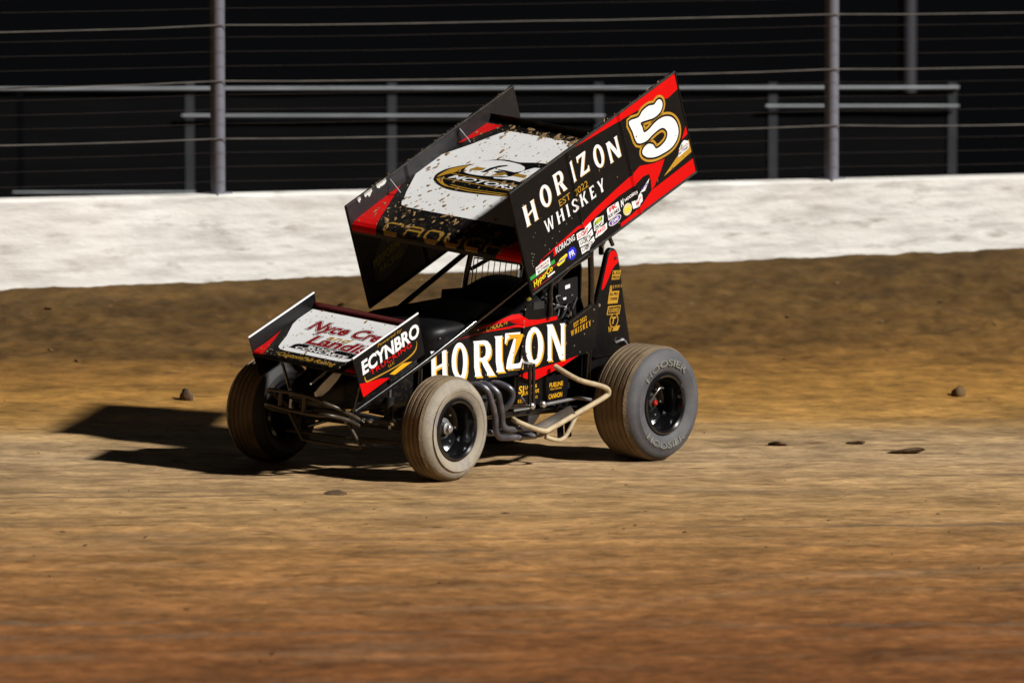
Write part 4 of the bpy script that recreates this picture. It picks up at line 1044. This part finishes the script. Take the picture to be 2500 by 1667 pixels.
# ---------------- engine and exhaust
b = MB(); b.box((.42, 0, .50), (.72, .42, .32)); b.box((.42, .20, .58), (.62, .16, .14), Matrix.Rotation(radians(28), 3, 'X')); b.box((.42, -.20, .58), (.62, .16, .14), Matrix.Rotation(radians(-28), 3, 'X'))
b.box((-.15, 0, .45), (.5, .34, .22)); b.box((-.65, 0, .36), (1.0, .60, .02))
b.lathe([(-.12, .10), (.0, .12), (.1, .10)], c=(.84, 0, .50), n=20, axis='X')
part(b, "engine", M_engine, smooth=False)
b = MB(); b.tube([(-.10, .50, .232), (-.17, .50, .238), (-.25, .505, .262), (-.33, .545, .310), (-.395, .610, .362)], [.042, .048, .048, .046, .046], 20, smooth=5, caps=False)
b.tube([(-.395, .610, .362), (-.37, .585, .342), (-.33, .545, .310)], [.043, .042, .040], 20, caps=False)
exh = part(b, "exhaust_header", mat("muddy_collector", (.10, .085, .07), .65, metal=.2, var=.3, dust=.8, dcol=(.17, .125, .08), dscale=12), I4)
pipes = [[(.47, .30, .52), (.455, .42, .575), (.405, .51, .555), (.355, .525, .46), (.315, .525, .36), (.300, .52, .275), (.265, .52, .226), (.19, .52, .214), (.0, .515, .207), (-.12, .51, .205)],
         [(.37, .30, .52), (.365, .44, .58), (.315, .53, .53), (.275, .53, .45), (.245, .525, .37), (.232, .52, .31), (.20, .52, .278), (.13, .52, .264), (.0, .51, .262), (-.12, .505, .255)],
         [(.27, .36, .545), (.235, .45, .575), (.185, .53, .545), (.160, .54, .495), (.180, .53, .44), (.21, .49, .38), (.18, .46, .30), (.05, .47, .24), (-.12, .49, .22)],
         [(.62, .30, .52), (.60, .44, .57), (.54, .52, .53), (.46, .52, .42), (.41, .48, .32), (.33, .46, .25), (.0, .47, .25), (-.12, .49, .24)]]
for p in pipes:
    bb_ = MB(); bb_.tube(p, .0215, 14, smooth=5); sub(bb_, "pipe", M_header, exh)
for (x, y, z) in ((.04, .515, .208), (.07, .512, .263)):
    bb_ = MB(); bb_.tube([(x - .008, y, z), (x + .008, y, z)], .0255, 16); sub(bb_, "clamp", M_frame, exh)
# nerf bar
b = MB(); b.tube([(-.36, .46, .655), (-.44, .60, .572), (-.62, .64, .524), (-.695, .645, .498), (-.712, .645, .472), (-.68, .64, .442), (-.40, .63, .346), (-.165, .62, .266), (-.07, .615, .250), (.10, .56, .310), (.10, .50, .330)], .018, 14, smooth=4)
nerf = part(b, "nerf_bar", M_mudtan, I4)
bb_ = MB(); bb_.tube([(-.12, .60, .205), (-.20, .62, .182), (-.262, .62, .180), (-.32, .62, .215), (-.43, .605, .33)], .015, 12, smooth=4); sub(bb_, "lower_return", M_mudtan, nerf)
# rear suspension links on the near side
b = MB(); b.tube([(.305, .49, .417), (-.085, .50, .406)], .013, 12); rod = part(b, "radius_rod", M_frame, I4)
for (x, y, z) in ((-.085, .505, .406), (-.20, .505, .41)):
    bb_ = MB(); bb_.lathe([(-.02, .012), (-.012, .022), (.012, .022), (.02, .012), (.02, .0005)], c=(x, y, z), n=14); sub(bb_, "rod_end", M_silver, rod)
b = MB(); b.tube([(-.235, .50, .408), (-.56, .50, .432), (-1.05, .47, .36)], .012, 12); part(b, "radius_rod", M_chromebit, I4)
for x in (-.055, -.095):
    b = MB(); b.tube([(x, .50, .690), (x - .01, .50, .41)], .0125, 12); part(b, "shock_link", M_frame, I4)
b = MB(); b.tube([(-.075, .50, .69), (-.075, .38, .70)], .010, 10); part(b, "link_bolt", M_silver, I4)
b = MB(); b.tube([(.10, .50, .386), (-.06, .50, .392), (-.07, .42, .46)], .008, 8); part(b, "brake_line", M_chromebit, I4)
b = MB(); b.tube([(-1.10, -.75, .42), (-1.10, 0, .39), (-1.10, .55, .365)], .045, 16); b.lathe([(-.1, .09), (-.05, .15), (.05, .15), (.1, .09)], c=(-1.10, 0, .385), n=24); part(b, "rear_axle", M_engine, I4)
for x, z0 in ((-.62, .12), (-.70, .14)):
    b = MB(); b.box((x, .30, .27), (.045, .02, .26), Matrix.Rotation(.12, 3, 'Y')); part(b, "bracket", M_frame, I4)

# ---------------- tail tank
def rrect(xf, xr, w, z, rad=.055, n=5):
    P_ = []; rad = min(rad, (xf - xr) / 2 * .9, w * .9)
    for (cx, cy, a0) in ((xf - rad, w - rad, 0), (xr + rad, w - rad, pi / 2), (xr + rad, -w + rad, pi), (xf - rad, -w + rad, 3 * pi / 2)):
        for k in range(n + 1):
            a = a0 + pi / 2 * k / n; P_.append((cx + rad * cos(a), cy + rad * sin(a), z))
    return P_
TK = [(.36, -.92, -1.28, .20), (.40, -.90, -1.34, .25), (.55, -.90, -1.355, .262), (.75, -.90, -1.315, .264), (.88, -.91, -1.28, .262), (.92, -.93, -1.25, .235)]
b = MB(); b.loft([rrect(xf, xr, w, z) for z, xf, xr, w in TK]); part(b, "tail_tank", M_black, angle=40)
FIN = smooth_loop([(-.885, .70), (-.875, .95), (-.905, 1.06), (-.935, 1.18), (-.962, 1.30), (-.980, 1.385), (-1.005, 1.425), (-1.045, 1.432), (-1.085, 1.405), (-1.115, 1.345), (-1.165, 1.19), (-1.215, 1.03), (-1.312, .751), (-1.31, .70), (-1.1, .695)], 3)
def fin(s_):
    b = MB(); c_ = (sum(p[0] for p in FIN) / len(FIN), sum(p[1] for p in FIN) / len(FIN))
    def ins(k): 
        out = []
        n_ = len(FIN)
        for q in range(n_):
            a, d_ = FIN[q - 1], FIN[(q + 1) % n_]; tx, tz = d_[0] - a[0], d_[1] - a[1]; l = math.hypot(tx, tz)
            nx_, nz_ = tz / l, -tx / l
            if (FIN[q][0] - c_[0]) * nx_ + (FIN[q][1] - c_[1]) * nz_ < 0: nx_, nz_ = -nx_, -nz_
            out.append((FIN[q][0] - nx_ * k, FIN[q][1] - nz_ * k))
        return out
    rings = []
    for k, y in ((.014, .2835), (.006, .2815), (.001, .276), (.0, .262), (.001, .248), (.012, .240)): rings.append([(x, s_ * y, z) for x, z in ins(k)])
    b.loft(rings); return part(b, "tail_fin", M_black, angle=40)
tail = fin(1); fin(-1)
tail_fn = lambda u, v, off: (-u, .2835 + off, v)
decal("stripe", fill2d([smooth_loop([(.950, 1.18), (.975, 1.30), (.993, 1.378), (1.012, 1.410), (1.045, 1.417), (1.075, 1.395), (1.103, 1.340), (1.075, 1.318), (1.045, 1.29), (1.015, 1.235), (.985, 1.18), (.955, 1.15)], 3)]), tail_fn, M_red, tail, .0012)
for vf in (fill2d([para(1.09, 1.247, .085, .062, .004)]), fill2d([para(1.080, 1.095, .105, .085, .004)]), fill2d([para(1.094, 1.006, .135, .060, .004)]), ribbon(ellipse(1.105, .935, .042, .046), -.004, .004), fill2d([para(1.135, .880, .06, .035, .01)])):
    decal("sticker", vf, tail_fn, M_gold, tail, .0016)
for vf in (place(text2d("BEMRS", .12, .022, space=1.3), 1.10, 1.168, .05), place(text2d("8", .025, .045, bold=.05), 1.045, 1.157), place(text2d("T", .05, .05, bold=.04, shear=.2), 1.103, .935), place(text2d("W", .04, .04, bold=.03), 1.07, .875)):
    decal("lettering", vf, tail_fn, M_gold, tail, .0016)
for vf in (place(text2d("LG", .07, .022, bold=.02), 1.09, 1.262), place(text2d("PROS", .07, .020, bold=.02), 1.09, 1.232), place(text2d("ALL PRO", .085, .020, bold=.02), 1.08, 1.118), place(text2d("CYLINDER", .08, .018, bold=.02), 1.082, 1.085)):
    decal("lettering", vf, tail_fn, M_print_black, tail, .0026)
decal("sticker", fill2d([[(1.033, .982), (1.150, .985), (1.158, 1.030), (1.040, 1.027)]]), tail_fn, M_print_black, tail, .0026)
decal("lettering", place(text2d("SCHOENFELD", .108, .030, bold=.03), 1.095, 1.006), tail_fn, M_gold, tail, .0034)
b = MB(); b.lathe([(0, .012), (.006, .012), (.008, .0005)], c=(-1.065, .2835, 1.365), n=12); sub(b, "cap_bolt", M_engine, tail)
for (x, y, z) in ((-.925, .284, 1.05), (-1.20, .288, .80), (-1.23, .288, .78)):
    b = MB(); b.lathe([(-.012, .010), (.012, .012), (.016, .0005)], c=(x, y, z), n=10); sub(b, "bolt", M_silver, tail)
b = MB(); b.tube([(-1.14, .285, .78), (-1.19, .31, .80), (-1.23, .31, .77)], .009, 10, smooth=4); sub(b, "fuel_fitting", M_chromebit, tail)

# ---------------- cockpit: seat, wheel, driver
b = MB(); rings = []
for z, xb, w, wr in ((.50, -.70, .235, .30), (.62, -.715, .245, .28), (.78, -.73, .25, .24), (.92, -.735, .25, .20), (1.02, -.735, .235, .13), (1.10, -.73, .19, .07), (1.17, -.725, .165, .14), (1.28, -.72, .165, .17), (1.37, -.72, .15, .10)):
    out = [(xb + wr * (1 - cos(t)) , w * math.copysign(min(1, abs(t) / 1.2), t), z) for t in np.linspace(-pi / 2, pi / 2, 13)]
    inn = [(p[0] + .02, p[1] * .90, p[2]) for p in reversed(out)]
    rings.append(out + inn)
b.loft(rings); b.box((-.52, 0, .50), (.40, .44, .04))
part(b, "seat", M_seat, BODY @ Matrix.Translation((-.05, 0, 0)), angle=50)
plate("bulkhead", [(-.28, .55), (.235, .55), (.235, 1.02), (.205, 1.10), (.205, 1.30), (.17, 1.42), (-.2, 1.42), (-.28, 1.3)], lambda u, v, off: (-.83 + off + (v - 1.0) * .08, u, v), .012, M_black, CAR, BODY)
for s_ in (1, -1):
    b = MB(); b.tube([(-.70, s_ * .10, 1.06), (-.55, s_ * .10, 1.00), (-.44, s_ * .085, .86), (-.42, s_ * .05, .72)], [.024, .026, .026, .024], 6, smooth=4); part(b, "harness_strap", mat("harness_webbing", (.012, .012, .014), .8))
M_bag = mat("yellow_valve_paint", (.30, .22, .02), .5); M_hose = mat("braided_hose", (.16, .16, .17), .45, metal=.6)
b = MB(); b.lathe([(-.03, .018), (-.01, .028), (.02, .028), (.035, .016), (.035, .0005)], c=(-.20, .26, 1.115), n=14); part(b, "fuel_valve", M_bag)
b = MB(); b.box((-.345, .10, 1.145), (.03, .26, .09)); part(b, "gauge_panel", M_engine, smooth=False)
for (y, m_) in ((.19, M_silver), (.10, M_hose)):
    b = MB(); b.lathe([(-.004, .030), (.004, .030), (.005, .026), (.003, .0005)], c=(-.364, y, 1.145), n=18, axis='X'); part(b, "gauge", m_)
for k, pts_ in enumerate(([(-.40, .27, .98), (-.47, .30, 1.06), (-.58, .29, 1.05), (-.66, .27, .99)], [(-.52, .29, .96), (-.55, .30, 1.04), (-.63, .28, 1.09), (-.70, .26, 1.03)], [(-.62, .28, .98), (-.66, .285, 1.05), (-.71, .27, 1.11)], [(-.36, .24, 1.02), (-.38, .27, 1.10), (-.36, .30, 1.19)])):
    b = MB(); b.tube(pts_, .009 - .001 * k, 10, smooth=5); part(b, "hose", M_rubberdark if k != 1 else M_frame)
rr_ = random.Random(5)
for k in range(12):
    x0 = rr_.uniform(-.76, -.36); z0 = rr_.uniform(.92, 1.0); y0 = rr_.uniform(.16, .31)
    pts_ = [(x0, y0, z0), (x0 + rr_.uniform(-.05, .05), y0 + rr_.uniform(-.03, .02), z0 + rr_.uniform(.05, .09)), (x0 + rr_.uniform(-.09, .09), y0 - rr_.uniform(0, .05), z0 + rr_.uniform(.10, .16)), (x0 + rr_.uniform(-.12, .12), y0 - rr_.uniform(0, .08), z0 + rr_.uniform(.08, .22))]
    b = MB(); b.tube(pts_, rr_.choice((.004, .006, .010)), 8, smooth=5); part(b, "hose", rr_.choice((M_rubberdark, M_frame, M_hose, M_frame)))
for (x, y, z, w_) in ((-.60, .272, 1.19, .05), (-.58, .272, 1.11, .03), (-.655, .272, 1.13, .022)):
    b = MB(); b.box((x, y, z), (w_, .003, w_ * .5), Matrix.Rotation(.2, 3, 'Y')); part(b, "label_tag", M_white if w_ > .025 else M_hose, smooth=False)
b = MB(); b.box((-.615, .262, 1.16), (.20, .012, .16), Matrix.Rotation(.15, 3, 'Y')); b.box((-.63, .262, 1.02), (.16, .02, .07), Matrix.Rotation(.15, 3, 'Y')); part(b, "head_net_panel", M_seat, smooth=False)
b = MB(); b.box((-.19, .372, 1.10), (.11, .012, .05), Matrix.Rotation(.05, 3, 'Y')); part(b, "mirror_mount", M_engine, smooth=False)
b = MB(); C0 = Vector((-.27, 0, 1.00)); ax_ = Vector((-.9, 0, .43)).normalized(); e1 = Vector((0, 1, 0)); e2 = ax_.cross(e1)
b.tube([C0 + (e1 * cos(t) + e2 * sin(t)) * .165 for t in np.linspace(0, 2 * pi, 33)], .013, 10); b.tube([C0, C0 - ax_ * .3], .015, 10)
for t in (.5, 2.6, 4.7): b.tube([C0, C0 + (e1 * cos(t) + e2 * sin(t)) * .16], .009, 8)
part(b, "steering_wheel", M_frame)
b = MB(); b.tube([(-.30, .30, 1.10), (-.34, .32, 1.18), (-.35, .33, 1.30)], .006, 8, smooth=5); part(b, "cable", M_chromebit)
b = MB(); b.tube([(-.31, .31, 1.09), (-.36, .325, 1.17), (-.37, .335, 1.28)], .0045, 8, smooth=5); part(b, "cable", M_chromebit)

drv = empty("person"); drv.matrix_world = CAR.matrix_world @ BODY @ Matrix.Translation((-.60, 0, .53))
tag(drv, "driver in black suit and dark helmet strapped in the car's shadowed cockpit", "person")
def skin_body():
    J = []; E_ = []; R_ = []
    def j(p, r): J.append(p); R_.append(r); return len(J) - 1
    pel = j((0, 0, .08), .13); bel = j((-.02, 0, .22), .135); ch = j((-.04, 0, .38), .145); nk = j((-.05, 0, .52), .065); hd = j((-.03, 0, .60), .07)
    E_ += [(pel, bel), (bel, ch), (ch, nk), (nk, hd)]
    for s_ in (1, -1):
        sh = j((-.05, s_ * .18, .42), .072); el = j((.06, s_ * .25, .28), .050); wr = j((.235, s_ * .165, .47), .034); pa = j((.285, s_ * .16, .50), .036)
        E_ += [(ch, sh), (sh, el), (el, wr), (wr, pa)]
        for k, (dy, ln) in enumerate(((-.030, .9), (-.010, 1.0), (.010, .96), (.030, .8))):
            a = j((.315, s_ * (.16 + dy), .525), .0105); b_ = j((.325, s_ * (.16 + dy), .545 - .01 * ln), .0095); c_ = j((.305, s_ * (.16 + dy), .548), .0085)
            E_ += [(pa, a), (a, b_), (b_, c_)]
        t1 = j((.285, s_ * .125, .515), .011); t2 = j((.300, s_ * .115, .53), .0095); E_ += [(pa, t1), (t1, t2)]
        hp_ = j((.02, s_ * .09, .07), .085); kn = j((.42, s_ * .13, .17), .062); an = j((.78, s_ * .10, .02), .042); to = j((.90, s_ * .10, .06), .034)
        E_ += [(pel, hp_), (hp_, kn), (kn, an), (an, to)]
    m_ = bpy.data.meshes.new("race_suit"); m_.from_pydata(J, E_, []); o = bpy.data.objects.new("race_suit", m_); COL.objects.link(o)
    md = o.modifiers.new("skin", 'SKIN'); sv = m_.skin_vertices[0].data
    for i, r in enumerate(R_): sv[i].radius = (r, r)
    sv[0].use_root = True
    sb = o.modifiers.new("sub", 'SUBSURF'); sb.levels = 1; sb.render_levels = 1
    dg = bpy.context.evaluated_depsgraph_get(); dg.update()
    me2 = bpy.data.meshes.new_from_object(o.evaluated_get(dg)); bpy.data.objects.remove(o); me2.name = "race_suit"
    return finish("race_suit", me2, M_suit, drv, Matrix.Identity(4), angle=80)
skin_body()
bm = bmesh.new(); bmesh.ops.create_uvsphere(bm, u_segments=28, v_segments=18, radius=1)
for v in bm.verts:
    x, y, z = v.co; k = 1 + (.10 if (x > .3 and z < -.2) else 0)
    v.co = Vector((x * .150 * k, y * .125, z * .155 + (.0 if z > -.6 else -.01)))
mm = bpy.data.meshes.new("helmet"); bm.to_mesh(mm); bm.free()
hl = finish("helmet", mm, M_helmet, drv, Matrix.Translation((-.02, 0, .665)), angle=60)
b = MB(); vs = []
for zz_ in (-.01, .03, .065):
    vs.append([(.158 * cos(t) * (1 - zz_ * .4), .131 * sin(t), zz_) for t in np.linspace(-1.25, 1.25, 17)])
b.loft(vs, closed=False, caps=False); sub(b, "visor", M_visor, hl)
